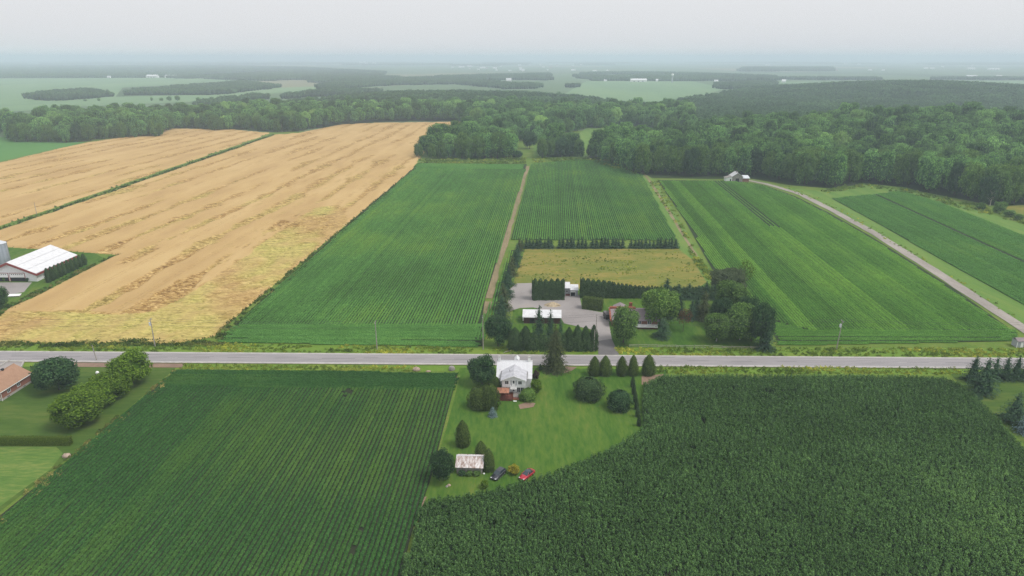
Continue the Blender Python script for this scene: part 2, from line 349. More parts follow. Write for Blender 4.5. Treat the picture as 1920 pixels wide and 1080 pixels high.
def brick():
    m, nt, out = new_mat('red_brick'); tc = nt.nodes.new('ShaderNodeTexCoord').outputs['Object']
    sx = nt.nodes.new('ShaderNodeSeparateXYZ'); nt.links.new(tc, sx.inputs[0]); cb = nt.nodes.new('ShaderNodeCombineXYZ')
    nt.links.new(math_n(nt, 'ADD', sx.outputs[0], sx.outputs[1]), cb.inputs[0]); nt.links.new(sx.outputs[2], cb.inputs[1])
    b = nt.nodes.new('ShaderNodeTexBrick'); nt.links.new(cb.outputs[0], b.inputs['Vector']); b.inputs['Scale'].default_value = 4.5
    b.inputs['Color1'].default_value = (0.25, 0.095, 0.07, 1); b.inputs['Color2'].default_value = (0.31, 0.125, 0.09, 1); b.inputs['Mortar'].default_value = (0.33, 0.21, 0.17, 1); b.inputs['Mortar Size'].default_value = 0.012
    finish(nt, out, b.outputs[0], 0.9); return m
M['brick'] = brick()
m, nt, out = new_mat('haze_air'); M['haze'] = m
pv = nt.nodes.new('ShaderNodeVolumePrincipled'); pv.inputs['Color'].default_value = HAZE_COLOR; pv.inputs['Density'].default_value = HAZE_DENSITY; pv.inputs['Anisotropy'].default_value = 0.0
nt.links.new(pv.outputs[0], out.inputs['Volume'])

# ------------------------------------------------------------------ land and sheets
def axis(lo, hi, near, st, g=1.25):
    a = list(np.arange(-near, near + 1, st)); s = st
    while a[-1] < hi: s *= g; a.append(a[-1] + s)
    s = st; b = []
    x = -near
    while x > lo: s *= g; x -= s; b.append(x)
    return np.array(b[::-1] + a)
xs = axis(-20000, 20000, 1500, 30); ys = axis(-300, 24000, 0, 30, 1.0)[:2]
ys = np.concatenate([np.arange(-300, 2700, 30), 2700 * 1.12 ** np.arange(0, 20)]); ys = ys[ys < 24000]
X, Y = np.meshgrid(xs, ys); Z = hgt(X, Y)
def grid_faces(ny, nx):
    i = np.arange(ny * nx).reshape(ny, nx)
    return np.stack([i[:-1, :-1], i[:-1, 1:], i[1:, 1:], i[1:, :-1]], -1).reshape(-1, 4)
tag(obj('ground', make_mesh('ground', np.stack([X, Y, Z], -1), [grid_faces(*X.shape)], smooth=True), M['land']), kind='structure')
LAYER = [0.0]
def sheet(name, pts, mat, z=None, px=True, kind='structure', pz=0.0):
    q = PP(pts, pz) if px else pts
    if z is None: LAYER[0] += 0.006; z = 0.03 + LAYER[0]
    me = bpy.data.meshes.new(name); me.from_pydata([(x, y, z) for x, y in q], [], [list(range(len(q)))]); me.update()
    if me.polygons[0].normal.z < 0: me.flip_normals()
    return tag(obj(name, me, M[mat]), kind=kind)
def ribbon(name, line, w0, w1, mat, z=None, px=True, n=40, wob=0.0):
    """strip along a polyline of ground points, width w0 -> w1 metres"""
    q = np.array(PP(line) if px else line); d = np.concatenate([[0], np.cumsum(np.hypot(*np.diff(q, axis=0).T))])
    t = np.linspace(0, d[-1], n); x = np.interp(t, d, q[:, 0]); y = np.interp(t, d, q[:, 1])
    tx, ty = np.gradient(x), np.gradient(y); l = np.hypot(tx, ty); nx, ny = -ty / l, tx / l
    w = np.linspace(w0, w1, n) / 2
    wl_ = w * (1 + wob * (vnoise(t * 0.15, t * 0, 3) - 0.5)); wr_ = w * (1 + wob * (vnoise(t * 0.15, t * 0, 9) - 0.5))
    if z is None: LAYER[0] += 0.006; z = 0.03 + LAYER[0]
    v = np.concatenate([np.stack([x + nx * wl_, y + ny * wl_, np.full(n, z)], -1), np.stack([x - nx * wr_, y - ny * wr_, np.full(n, z)], -1)])
    i = np.arange(n - 1)
    return tag(obj(name, make_mesh(name, v, [np.stack([i, i + n, i + n + 1, i + 1], -1)]), M[mat]), kind='structure')

# near land under everything
sheet('rough_ground', [(-500, 1300), (2400, 1300), (2400, 300), (1920, 270), (1100, 245), (700, 245), (300, 250), (-300, 290), (-600, 330)], 'rough_grass')
sheet('forest_floor_right', [(1098, 300), (1150, 318), (1215, 334), (1345, 336), (1400, 334), (1480, 347), (1560, 354), (1620, 345), (1720, 358), (1860, 385), (2100, 400), (2300, 300), (1920, 270), (1300, 262), (1120, 275)], 'forest_floor')
sheet('clearing', [(1000, 275), (1070, 262), (1100, 240), (1200, 236), (1110, 290), (1090, 296), (1000, 296)], 'strip')
sheet('green_field', [(-500, 330), (0, 303), (160, 267), (120, 262), (-50, 255), (-500, 275)], 'green_left')
sheet('verge_north', [(-300, 643), (400, 643), (900, 650), (1500, 652), (2300, 655), (2300, 676), (960, 667), (-300, 658.5)], 'verge')
sheet('verge_south', [(-300, 674), (960, 683), (2300, 692), (2300, 706), (1750, 704), (860, 696), (330, 693), (-300, 690)], 'verge')
sheet('house_lawn', [(862, 690), (1010, 690), (1250, 694), (1245, 720), (1222, 830), (1000, 930), (790, 950), (800, 900), (832, 780)], 'lawn')
sheet('neighbour_lawn', [(-300, 684), (70, 688), (330, 690), (180, 818), (0, 960), (-200, 1120), (-700, 1120)], 'lawn_b')
sheet('hay_patch', [(-400, 838), (105, 838), (118, 850), (95, 880), (0, 950), (-200, 1110), (-700, 1110)], 'kitchen')
sheet('right_lawn', [(1780, 700), (2300, 706), (2300, 1000), (1940, 850), (1800, 720)], 'lawn_b')
sheet('compound_lawn', [(955, 640), (975, 480), (1300, 480), (1400, 560), (1445, 650), (1150, 652), (1125, 655)], 'lawn')
sheet('meadow', [(962, 532), (985, 467), (1272, 467), (1300, 488), (1332, 525), (1300, 545), (1200, 552), (1000, 535)], 'meadow')
sheet('field_path', [(1196, 318), (1228, 338), (1290, 440), (1345, 540), (1325, 530), (1298, 487), (1272, 467), (1262, 446), (1205, 335)], 'strip')
ribbon('path_rut', [(1205, 322), (1222, 345), (1290, 455), (1305, 480)], 2.2, 1.6, 'track', wob=0.6)
sheet('grass_strip', [(1470, 352), (1560, 360), (1620, 344), (1700, 352), (1930, 425), (2300, 560), (2300, 800), (1930, 625), (1700, 470), (1560, 392)], 'strip')
sheet('tan_field', [(1868, 388), (1930, 384), (2300, 420), (2300, 470), (1930, 405)], 'meadow')
sheet('farm_yard', [(-500, 640), (0, 596), (60, 562), (130, 528), (205, 490), (168, 470), (-500, 452)], 'lawn')
sheet('barn_drive', [(-200, 545), (-10, 530), (60, 530), (45, 548), (0, 556), (-200, 575)], 'gravel')
for nm, pts, mt in (('gravel_yard', [(952, 585), (953, 545), (968, 532), (1000, 531), (1070, 556), (1086, 553), (1092, 580), (1140, 588), (1142, 608), (1148, 640), (1162, 672), (1123, 669), (1120, 645), (1108, 618), (1058, 607), (1045, 588), (1000, 577), (975, 578)], 'gravel'),
                    ('paved_apron', [(1121, 640), (1147, 636), (1164, 673), (1122, 670)], 'asphalt_drive'),
                    ('neighbour_drive', [(-60, 676), (48, 678), (40, 688), (-60, 716)], 'gravel'),
                    ('bare_strip', [(130, 680.5), (348, 682.5), (340, 690), (120, 688.5)], 'dirt'),
                    ('bare_corner', [(1203, 706), (1245, 702), (1222, 722), (1203, 722)], 'dirt'),
                    ('house_dirt', [(972, 760), (990, 754), (1004, 757), (1000, 764), (975, 768)], 'dirt'),
                    ('drive_wear', [(1060, 688), (1082, 689), (1072, 696), (1058, 700)], 'dirt'),
                    ('field_corner_dirt', [(838, 712), (862, 706), (856, 722), (842, 726)], 'dirt'),
                    ('field_gap_dirt', [(782, 936), (800, 932), (790, 955), (776, 965)], 'dirt'),
                    ('field_track_end', [(880, 585), (898, 565), (930, 567), (918, 582), (900, 600)], 'track'),
                    ('south_field_track', [(859, 703), (863, 706), (838, 800), (806, 905), (803, 900), (835, 790)], 'rough_grass')):
    sheet(nm, pts, mt)
ribbon('farm_track', [(986, 312), (960, 400), (936, 480), (912, 560)], 6.5, 4.6, 'track', wob=0.5)
ribbon('gravel_lane', [(1400, 338), (1440, 346), (1500, 364), (1560, 394), (1640, 438), (1720, 488), (1800, 540), (1920, 617), (2100, 733)], 5.0, 5.6, 'lane', wob=0.25)
ribbon('ditch', [(-300, 533), (0, 429), (250, 343), (420, 283), (512, 253)], 6.0, 6.5, 'weed_bed' if False else 'rough_grass', wob=0.3)
sheet('small_clearing', [(865, 229), (890, 231), (880, 250), (860, 252)], 'strip')

# road with shoulders, tar seams and edge lines
A0, A1 = np.array(P(-300, 658.5)[:2]), np.array(P(2200, 675.5)[:2])
rd = (A1 - A0) / np.linalg.norm(A1 - A0); rn = np.array([rd[1], -rd[0]]); ROADROT = math.atan2(rd[1], rd[0])
def road_pt(s, w): return tuple(A0 + rd * s + rn * w)
RL = float(np.linalg.norm(A1 - A0)) ; RWID = 7.4
def strip(name, s0, s1, w0, w1, z, mat, parent=None):
    me = bpy.data.meshes.new(name); me.from_pydata([(*road_pt(s0, w0), z), (*road_pt(s0, w1), z), (*road_pt(s1, w1), z), (*road_pt(s1, w0), z)], [], [(0, 1, 2, 3)]); me.update()
    if me.polygons[0].normal.z < 0: me.flip_normals()
    return obj(name, me, M[mat], parent)
tag(strip('road_shoulder', 0, RL, -0.6, RWID + 0.7, 0.30, 'shoulder'), kind='structure')
road = tag(strip('road', 0, RL, -0.1, RWID, 0.315, 'road'), kind='structure')
strip('edge_line', 0, RL, 0.12, 0.27, 0.325, 'road_white', road); strip('edge_line', 0, RL, RWID - 0.3, RWID - 0.12, 0.325, 'road_white', road)
s = 0.0
while s < RL - 20:
    l = random.uniform(6, 13); strip('tar_seam', s, s + l, RWID * 0.5 + random.uniform(-0.1, 0.1), RWID * 0.5 + 0.17 + random.uniform(0, 0.08), 0.325, 'tar', road); s += l + random.uniform(2, 9)
for k in range(9):
    s = random.uniform(20, RL - 20); w = random.uniform(0.8, RWID - 1.2); strip('tar_seam', s, s + random.uniform(4, 12), w, w + 0.22, 0.322, 'tar', road)
# ------------------------------------------------------------------ plant shapes
def leafs(g, C, N, S, asp=0.62, rr=None, r=None):
    """one bent diamond per leaf clump"""
    r = rr or rng; n = len(C); N = N / (np.linalg.norm(N, axis=1, keepdims=True) + 1e-9)
    t = r.normal(size=(n, 3)); t -= N * (t * N).sum(1, keepdims=True); t /= np.linalg.norm(t, axis=1, keepdims=True) + 1e-9
    b = np.cross(N, t); S = np.broadcast_to(np.asarray(S, float), (n,))[:, None]
    v = np.stack([C - t * S, C + b * S * asp + N * S * 0.15, C + t * S, C - b * S * asp + N * S * 0.15], 1).reshape(-1, 3)
    i = np.arange(n)[:, None] * 4 + np.arange(4)
    g.add(v, i, r.random(n))
def ball(g, c, rad, nu=8, nv=5, seed=0, rough=0.2):
    u = np.linspace(0, 2 * math.pi, nu, endpoint=False); w = np.linspace(-math.pi / 2, math.pi / 2, nv)
    U, V_ = np.meshgrid(u, w); q = np.random.default_rng(seed).uniform(1 - rough, 1, U.shape)
    v = np.stack([np.cos(U) * np.cos(V_) * rad[0] * q + c[0], np.sin(U) * np.cos(V_) * rad[1] * q + c[1], np.sin(V_) * rad[2] * q + c[2]], -1)
    i = np.arange(nu * nv).reshape(nv, nu); j = np.roll(i, -1, 1)
    g.add(v, np.stack([i[:-1], j[:-1], j[1:], i[1:]], -1).reshape(-1, 4), np.zeros(nu * (nv - 1)))  # crown cores get the darkest leaf colour: inner shade put into colour
def tube(g, a, b, r0, r1, n=6, rv=0.5):
    a = np.array(a, float); b = np.array(b, float); d = b - a; d /= np.linalg.norm(d)
    s = np.cross(d, [0.3, 0.9, 0.1]); s /= np.linalg.norm(s); t = np.cross(d, s)
    an = np.linspace(0, 2 * math.pi, n, endpoint=False)[:, None]; o = np.cos(an) * s + np.sin(an) * t
    v = np.concatenate([a + o * r0, b + o * r1]); i = np.arange(n); j = (i + 1) % n
    g.add(v, np.stack([i, j, j + n, i + n], -1), np.full(n, rv))
def crown_broad(name, seed, n=2600, leaf=0.032, low=0.16, wide=1.0, lobes=22, core=True, sparse=False):
    """unit tree: height 1, crown radius 0.5, from z=low to 1"""
    r = np.random.default_rng(seed); g = Geo(); cz = (1 + low) / 2; hz = (1 - low) / 2
    L = []
    for k in range(lobes):
        a = r.uniform(0, 2 * math.pi); zz = r.uniform(-0.75, 0.8); rr = math.sqrt(max(0.05, 1 - abs(zz) ** 2.2)) * r.uniform(0.45, 0.75) * 0.5 * wide
        q = r.uniform(0.13, 0.21)
        L.append((np.array([math.cos(a) * rr, math.sin(a) * rr, cz + zz * hz * 0.8]), q))
    L.append((np.array([0, 0, cz + hz * 0.62]), 0.18))
    w = np.array([q ** 2 for _, q in L]); w /= w.sum()
    ix = r.choice(len(L), n, p=w); D = r.normal(size=(n, 3)); D[:, 2] = D[:, 2] * 0.9 + 0.25; D /= np.linalg.norm(D, axis=1, keepdims=True)
    Cc = np.array([c for c, _ in L])[ix]; Q = np.array([q for _, q in L])[ix][:, None]
    C = Cc + D * Q * r.uniform(0.80 if not sparse else 0.3, 1.10, (n, 1))
    keep = np.ones(n, bool)
    for k, (c, q) in enumerate(L):
        keep &= (np.linalg.norm(C - c, axis=1) > q * 0.72) | (ix == k)
    C = C[keep]; D = D[keep]; C[:, 2] = np.clip(C[:, 2], low * 0.75, 1.0)
    N = D * 0.8 + r.normal(size=C.shape) * 0.5; N[:, 2] += 0.35
    leafs(g, C, N, r.uniform(0.65, 1.3, len(C)) * leaf, 0.7, r)
    if core:
        for k, (c, q) in enumerate(L): ball(g, c, (q * 0.74,) * 3, 7, 5, seed + k)
        ball(g, (0, 0, cz), (0.30 * wide, 0.30 * wide, hz * 0.62), 8, 6, seed)
    return g.mesh(name)
def trunk(name, seed, r0=0.022, top=0.75, limbs=6, lean=0.0, low=0.2, spread=0.3):
    r = np.random.default_rng(seed); g = Geo(); p = np.array([0., 0., -0.01]); n = 5; rad = r0
    for k in range(n):
        q = p + np.array([r.normal() * 0.008 + lean / n, r.normal() * 0.008, (top + 0.01) / n]); r2 = r0 * (1 - 0.75 * (k + 1) / n); tube(g, p, q, rad, r2); p = q; rad = r2
    for k in range(limbs):
        z = r.uniform(low, top * 0.85); a = r.uniform(0, 6.28); l = r.uniform(0.5, 1) * spread; b = np.array([lean * z / top, 0, z])
        e = b + np.array([math.cos(a) * l, math.sin(a) * l, l * r.uniform(0.5, 1.0)]); tube(g, b, e, r0 * 0.4, r0 * 0.1, 5)
    return g.mesh(name)
def crown_spruce(name, seed, tiers=20, leaf=0.030, low=0.04, per=13, power=0.85, droop=0.22, ragged=0.3):
    """unit spruce: height 1, radius 0.5 at the foot"""
    r = np.random.default_rng(seed); g = Geo(); C = []; N = []; S = []
    for k in range(tiers):
        z = low + (1 - low) * (k / tiers) ** 1.05; rad = 0.5 * (1 - (z - low) / (1 - low)) ** power + 0.012
        nb = max(5, int(per * (0.45 + rad)))
        for j in range(nb):
            a = r.uniform(0, 6.283); L = rad * r.uniform(1 - ragged, 1.08); m_ = max(3, int(13 * L / 0.5) + 2)
            t = np.linspace(0.22, 1, m_); px = np.cos(a) * L * t; py = np.sin(a) * L * t
            pz = z + 0.03 - droop * L * t ** 1.5 + 0.04 * L * (t > 0.85) + r.normal(size=m_) * 0.006
            sd_ = r.normal(size=m_) * 0.045 * t
            t_tip = 1
            C.append(np.stack([px - np.sin(a) * sd_, py + np.cos(a) * sd_, pz], -1)); N.append(np.stack([np.cos(a) * 0.45 + r.normal(size=m_) * 0.3, np.sin(a) * 0.45 + r.normal(size=m_) * 0.3, np.full(m_, 0.9)], -1)); S.append(leaf * (1.45 - 0.35 * t) * (0.6 + 0.4 * rad / 0.5) * r.uniform(0.8, 1.2))
    C = np.concatenate(C); N = np.concatenate(N); S = np.concatenate(S); C[:, 2] = np.clip(C[:, 2], 0.006, 1)
    leafs(g, C, N, S, 0.55, r)
    for z, q in ((0.16, 0.27), (0.36, 0.21), (0.56, 0.14), (0.76, 0.07)): ball(g, (0, 0, z), (q, q, 0.15), 7, 5, seed + int(z * 100))
    leafs(g, np.stack([np.zeros(10), np.zeros(10), np.linspace(0.93, 1.0, 10)], -1), r.normal(size=(10, 3)), 0.018, 0.6, r)
    return g.mesh(name)
def crown_cedar(name, seed, n=2400, leaf=0.026, prof='cone', rough=0.17):
    """unit arborvitae: dense flame-shaped sprays; prof: cone, column, dome, twin"""
    r = np.random.default_rng(seed); g = Geo()
    def rad(z):
        z = np.clip(z, 0, 1)
        if prof == 'cone': return 0.5 * np.where(z < 0.22, 0.82 + 0.82 * z, (np.clip(1 - (np.clip(z - 0.22, 0, 1) / 0.78) ** 1.9, 0, 1)) ** 0.72)
        if prof == 'column': return 0.5 * np.where(z < 0.25, 0.75 + z, 1.0) * np.where(z > 0.45, ((1 - z) / 0.55 + 0.02) ** 0.55, 1)
        return 0.5 * np.where(z < 0.25, 0.84 + 0.64 * z, 1.0) * np.sqrt(np.clip(1 - np.clip((z - 0.30) / 0.70, 0, 1) ** 2.4, 0, 1))
    z = r.uniform(0, 1, n * 3); keep = r.uniform(0, 0.5, n * 3) < rad(z) + 0.05; z = z[keep][:n]; a = r.uniform(0, 6.283, len(z))
    bumpy = 1 + rough * (2 * vnoise(a * 2.6 + 10, z * 7, seed) - 1) + rough * (2 * vnoise(a * 6 + 3, z * 16, seed + 5) - 1) * 0.7
    q = rad(z) * bumpy * r.uniform(0.90, 1.04, len(z)) ; C = np.stack([np.cos(a) * q, np.sin(a) * q, z * 0.985 + 0.006], -1)
    e = 0.02; sl = (rad(z + e) - rad(z - e)) / (2 * e)
    N = np.stack([np.cos(a), np.sin(a), np.clip(-sl, -0.3, 2.0)], -1) + r.normal(size=C.shape) * 0.42; N[:, 2] += 0.15
    leafs(g, C, N, leaf * r.uniform(0.7, 1.35, len(z)), 0.6, r)
    zs = np.linspace(0.0, 0.97, 8); an = np.linspace(0, 6.283, 9)[:-1]; v = np.array([[math.cos(t) * rad(zz) * 0.86, math.sin(t) * rad(zz) * 0.86, zz] for zz in zs for t in an])
    i = np.arange(64).reshape(8, 8); j = np.roll(i, -1, 1); g.add(v, np.stack([i[:-1], j[:-1], j[1:], i[1:]], -1).reshape(-1, 4), np.zeros(56))
    return g.mesh(name)
BR = [crown_broad(f'crown_broad_{k}', 10 + k, n=3600, leaf=0.027, lobes=20 + 4 * k) for k in range(5)]
BRL = [crown_broad(f'crown_garden_{k}', 40 + k, n=8500, leaf=0.0235, low=0.07, lobes=34) for k in range(3)]
BRS = [crown_broad(f'crown_shrub_{k}', 60 + k, n=2600, leaf=0.042, low=0.02, lobes=24) for k in range(3)]
BRT = [crown_broad('crown_thin', 70, n=900, leaf=0.028, low=0.28, lobes=18, core=False, sparse=True), crown_broad('crown_thin_b', 71, n=1500, leaf=0.026, low=0.2, lobes=20, core=False, sparse=True)]
BRE = [crown_broad(f'crown_edge_{k}', 25 + k, n=4200, leaf=0.026, low=0.02, lobes=30 + 3 * k) for k in range(5)]
SP = [crown_spruce(f'crown_spruce_{k}', 80 + k, per=(12, 14, 13)[k], power=(0.66, 0.60, 0.74)[k]) for k in range(3)]
SPT = crown_spruce('crown_tall_spruce', 90, tiers=32, leaf=0.024, per=17, power=0.70, droop=0.5, ragged=0.38)
SPS = [crown_spruce(f'crown_row_spruce_{k}', 95 + k, tiers=12, leaf=0.05, per=9, power=0.66) for k in range(2)]
CE = [crown_cedar(f'crown_cedar_{k}', 100 + k) for k in range(3)]
CEC = [crown_cedar(f'crown_column_{k}', 110 + k, 900, 0.045, 'column') for k in range(2)]
CED = [crown_cedar(f'crown_dome_{k}', 120 + k, 3600, 0.027, 'dome', 0.22) for k in range(2)]
TRK = [trunk(f'trunk_{k}', 130 + k) for k in range(3)]; TRS = trunk('trunk_straight', 140, 0.016, 0.9, 0)
TRC = trunk('trunk_short', 141, 0.03, 0.6, 0); TRB = trunk('trunk_lean', 142, 0.02, 0.7, 6, 0.12, 0.3); TRTHIN = trunk('trunk_thin', 143, 0.014, 0.8, 14, 0, 0.25, 0.32)
def tree(kind, name, x, y, h, w, crown, trk, mat, bark='bark', label=None, cat='tree', group=None, rz=None, wy=None):
    e = empty(name, (x, y, float(hgt(x, y))), random.uniform(0, 6.28) if rz is None else rz)
    c = obj('crown', crown, M[mat], e); c.scale = (w, wy or w, h)
    if trk is not None:
        t = obj('trunk', trk, M[bark], e); q = (w + h) / 2; t.scale = (q, q, h)
    return tag(e, label, cat, group)
def ptree(kind, u, vb, vt, wpx, label, mat=None, name=None, cat=None, group=None, var=None):
    """tree from its photo box: bottom row, top row, width in pixels; it stands on the ground"""
    w = wpx / scale_at(u, vb); x, y, _ = P(u, vb); y += w * 0.32; x *= (y / (y - w * 0.32))
    h = max(0.6, top_z(u, vb, vt, w * 0.32)); k = random.randrange(9) if var is None else var
    D = {'broad': ('deciduous_tree', BRL[k % 3], TRK[k % 3], 'leaf_mid', 'tree'), 'shrub': ('shrub', BRS[k % 3], None, 'leaf_mid', 'shrub'),
         'spruce': ('spruce_tree', SP[k % 3], TRS, 'spruce', 'spruce'), 'tall': ('spruce_tree', SPT, TRS, 'spruce_pale', 'spruce'),
         'cedar': ('cedar_tree', CE[k % 3], TRC, 'cedar', 'cedar'), 'column': ('cedar_tree', CEC[k % 2], TRC, 'cedar_dark', 'cedar'),
         'dome': ('cedar_bush', CED[k % 2], TRC, 'cedar', 'bush'), 'thin': ('deciduous_tree', BRT[k % 2], TRTHIN, 'leaf_red', 'tree'),
         'birch': ('birch_tree', BRL[k % 3], TRB, 'leaf_mid', 'tree'), 'row': ('spruce_tree', SPS[k % 2], TRS, 'spruce', 'spruce')}[kind]
    if kind in ('spruce', 'tall', 'row', 'broad', 'birch', 'thin'): w *= {'spruce': 1.5, 'tall': 1.45, 'row': 1.45, 'broad': 1.08, 'birch': 1.2, 'thin': 1.2}[kind]
    bark = 'birch_bark' if kind == 'birch' else 'bark'
    return tree(kind, name or D[0], x, y, h, w, D[1], D[2], mat or D[3], bark, label, cat or D[4], group)

# ------------------------------------------------------------------ scattering (crops, woods, weeds: what nobody could count)
def proto_collection(name, meshes, mat):
    c = bpy.data.collections.new(name)
    for i, me in enumerate(meshes):
        if len(me.materials) == 0: me.materials.append(mat)
        o = bpy.data.objects.new(f'{name}_{i}', me); c.objects.link(o)
        if me.materials[0] is not mat: o.material_slots[0].link = 'OBJECT'; o.material_slots[0].material = mat
    return c
def scatter(name, pts, rot, scl, tint, coll, nvar, label=None):
    n = len(pts); me = bpy.data.meshes.new(name); me.vertices.add(n); me.vertices.foreach_set('co', np.asarray(pts, np.float32).ravel())
    rv = np.zeros((n, 3), np.float32); rv[:, 2] = rot
    me.attributes.new('rot', 'FLOAT_VECTOR', 'POINT').data.foreach_set('vector', rv.ravel())
    s3 = np.asarray(scl, np.float32); s3 = np.repeat(s3[:, None], 3, 1) if s3.ndim == 1 else s3
    me.attributes.new('scl', 'FLOAT_VECTOR', 'POINT').data.foreach_set('vector', s3.astype(np.float32).ravel())
    me.attributes.new('tint', 'FLOAT', 'POINT').data.foreach_set('value', np.asarray(tint, np.float32))
    me.attributes.new('pick', 'INT', 'POINT').data.foreach_set('value', rng.integers(0, nvar, n).astype(np.int32))
    o = obj(name, me); ng = bpy.data.node_groups.new(name, 'GeometryNodeTree')
    ng.interface.new_socket('Geometry', in_out='INPUT', socket_type='NodeSocketGeometry'); ng.interface.new_socket('Geometry', in_out='OUTPUT', socket_type='NodeSocketGeometry')
    N = ng.nodes; L = ng.links; gi = N.new('NodeGroupInput'); go = N.new('NodeGroupOutput'); ip = N.new('GeometryNodeInstanceOnPoints'); ci = N.new('GeometryNodeCollectionInfo')
    ci.inputs['Collection'].default_value = coll; ci.inputs['Separate Children'].default_value = True; ci.inputs['Reset Children'].default_value = True
    def at(nm, ty):
        a = N.new('GeometryNodeInputNamedAttribute'); a.data_type = ty; a.inputs['Name'].default_value = nm; return a.outputs[0]
    e2r = N.new('FunctionNodeEulerToRotation')
    L.new(gi.outputs[0], ip.inputs['Points']); L.new(ci.outputs[0], ip.inputs['Instance']); ip.inputs['Pick Instance'].default_value = True
    L.new(at('pick', 'INT'), ip.inputs['Instance Index']); L.new(at('rot', 'FLOAT_VECTOR'), e2r.inputs[0]); L.new(e2r.outputs[0], ip.inputs['Rotation']); L.new(at('scl', 'FLOAT_VECTOR'), ip.inputs['Scale'])
    L.new(ip.outputs[0], go.inputs[0]); md = o.modifiers.new('scatter', 'NODES'); md.node_group = ng
    return tag(o, label, None, None, 'stuff')

# ---- row crops
def soy_segment(name, seed, L, n, w=0.36, h=0.62, leaf=0.17):
    r = np.random.default_rng(seed); g = Geo(); y = r.uniform(-L / 2, L / 2, n); a = r.uniform(-1.25, 1.25, n)
    k = 1 + 0.25 * (2 * vnoise(y * 2.2 + 50, y * 0, seed) - 1)
    C = np.stack([np.sin(a) * w * k * r.uniform(0.75, 1.1, n), y, h * (0.35 + 0.65 * np.cos(a)) * k * r.uniform(0.85, 1.08, n)], -1)
    N = np.stack([np.sin(a), r.normal(size=n) * 0.4, np.cos(a) + 0.3], -1) + r.normal(size=(n, 3)) * 0.3
    leafs(g, C, N, leaf * r.uniform(0.7, 1.25, n), 0.75, r)
    an = np.linspace(-1.4, 1.4, 5); yy = np.linspace(-L / 2, L / 2, max(3, int(L / 0.5)))
    v = np.array([[math.sin(t) * w * 0.8, q, h * 0.8 * (0.3 + 0.7 * math.cos(t))] for q in yy for t in an]); g.add(v, grid_faces(len(yy), 5), np.zeros((len(yy) - 1) * 4))
    return g.mesh(name)
SEG_N = [soy_segment(f'soy_row_near_{k}', 200 + k, 1.5, 75) for k in range(5)]
SEG_F = [soy_segment(f'soy_row_far_{k}', 210 + k, 3.0, 130, w=0.31, leaf=0.155) for k in range(5)]
def rows(name, poly, head, spacing, seg, L, mat, label, seed=1, gap=0.0, lush=1.0, tilt=0.8, bare=None, stripes=0.0, off=0.0):
    a = R(head); d = np.array([math.sin(a), math.cos(a)]); nrm = np.array([d[1], -d[0]]); q = np.array(poly)
    s, w = q @ d, q @ nrm; ws = np.arange(w.min() + off, w.max(), spacing); ss = np.arange(s.min(), s.max(), L * 0.97)
    Wg, Sg = np.meshgrid(ws, ss); Sg = Sg + hash2(np.round(Wg / spacing), Wg * 0, seed) * L
    x = Wg * nrm[0] + Sg * d[0]; y = Wg * nrm[1] + Sg * d[1]; x, y, Wg = x.ravel(), y.ravel(), Wg.ravel()
    k = inside(x, y, poly); x, y, Wg = x[k], y[k], Wg[k]
    big = fbm(x * 0.02, y * 0.02, seed); med = fbm(x * 0.11, y * 0.05, seed + 9, 2); rowv = hash2(np.round(Wg / spacing), Wg * 0, seed + 3)
    grp = hash2(np.floor(Wg / (spacing * 6)), Wg * 0, seed + 4)
    tint = (big - 0.5) * 2.4 * tilt + (med - 0.5) * 0.6 * tilt + (rowv - 0.5) * 0.35 + (grp - 0.5) * stripes
    size = lush * (0.92 + (med - 0.5) * 0.22 + (rowv - 0.5) * 0.15)
    keep = np.ones(len(x), bool)
    if gap > 0:
        hole = fbm(x * 0.05 + 40, y * 0.03, seed + 20); size *= np.where(hole > 1 - gap, 0.7, 1.0); keep &= ~((hole > 1 - gap * 0.8) & (rng.random(len(x)) < 0.6))
        keep &= ~((grp > 0.90) & (rowv > 0.80) & (fbm(x * 0.01, y * 0.006, seed + 33) > 0.45))
    if bare:
        for (bx, by, br) in bare: dd = np.hypot(x - bx, (y - by) * 0.5); keep &= ~((dd < br) & (rng.random(len(x)) < 0.75))
    x, y, tint, size = x[keep], y[keep], tint[keep], size[keep]; n = len(x)
    flip = np.where(rng.random(n) < 0.5, 0, math.pi)
    pts = np.stack([x + rng.normal(size=n) * 0.02, y, np.full(n, 0.05)], -1)
    coll = proto_collection(name + '_plants', seg, M[mat])
    return scatter(name, pts, -a + flip, np.stack([size * rng.uniform(0.9, 1.12, n), np.ones(n), size * rng.uniform(0.9, 1.1, n)], -1), tint, coll, len(seg), label)
def field(name, px, mat='soil_mid'): return sheet(name + '_ground', px, mat)
# field nearest the camera on the left
f1 = [(332, 694), (858, 701), (838, 780), (806, 905), (790, 950), (772, 1000), (742, 1120), (-300, 1250), (-160, 1120), (-20, 985), (150, 846)]
field('south_soybean', f1, 'soil'); f1m = [(300, 722), (852, 732), (838, 785), (806, 908), (790, 952), (772, 1002), (742, 1120), (-300, 1250), (-160, 1120), (-14, 982), (155, 842)]
b1 = [(*P(650, 738)[:2], 1.3), (*P(676, 1000)[:2], 0.8), (*P(690, 950)[:2], 0.7), (*P(664, 1035)[:2], 0.7)]
rows('south_soybean_rows', PP(f1m), 2.4, 1.12, SEG_N, 1.5, 'soy_dark', 'dark green soybean rows running towards the camera below the road', 3, 0.10, 1.12, 0.55, b1)
rows('south_soybean_headland', PP([(332, 694), (859, 701), (852, 734), (298, 724)]), 91.0, 0.85, SEG_N, 1.5, 'soy_dark', 'soybean headland rows lying along the road above the dark field', 4, 0.06, 1.05, 0.5)
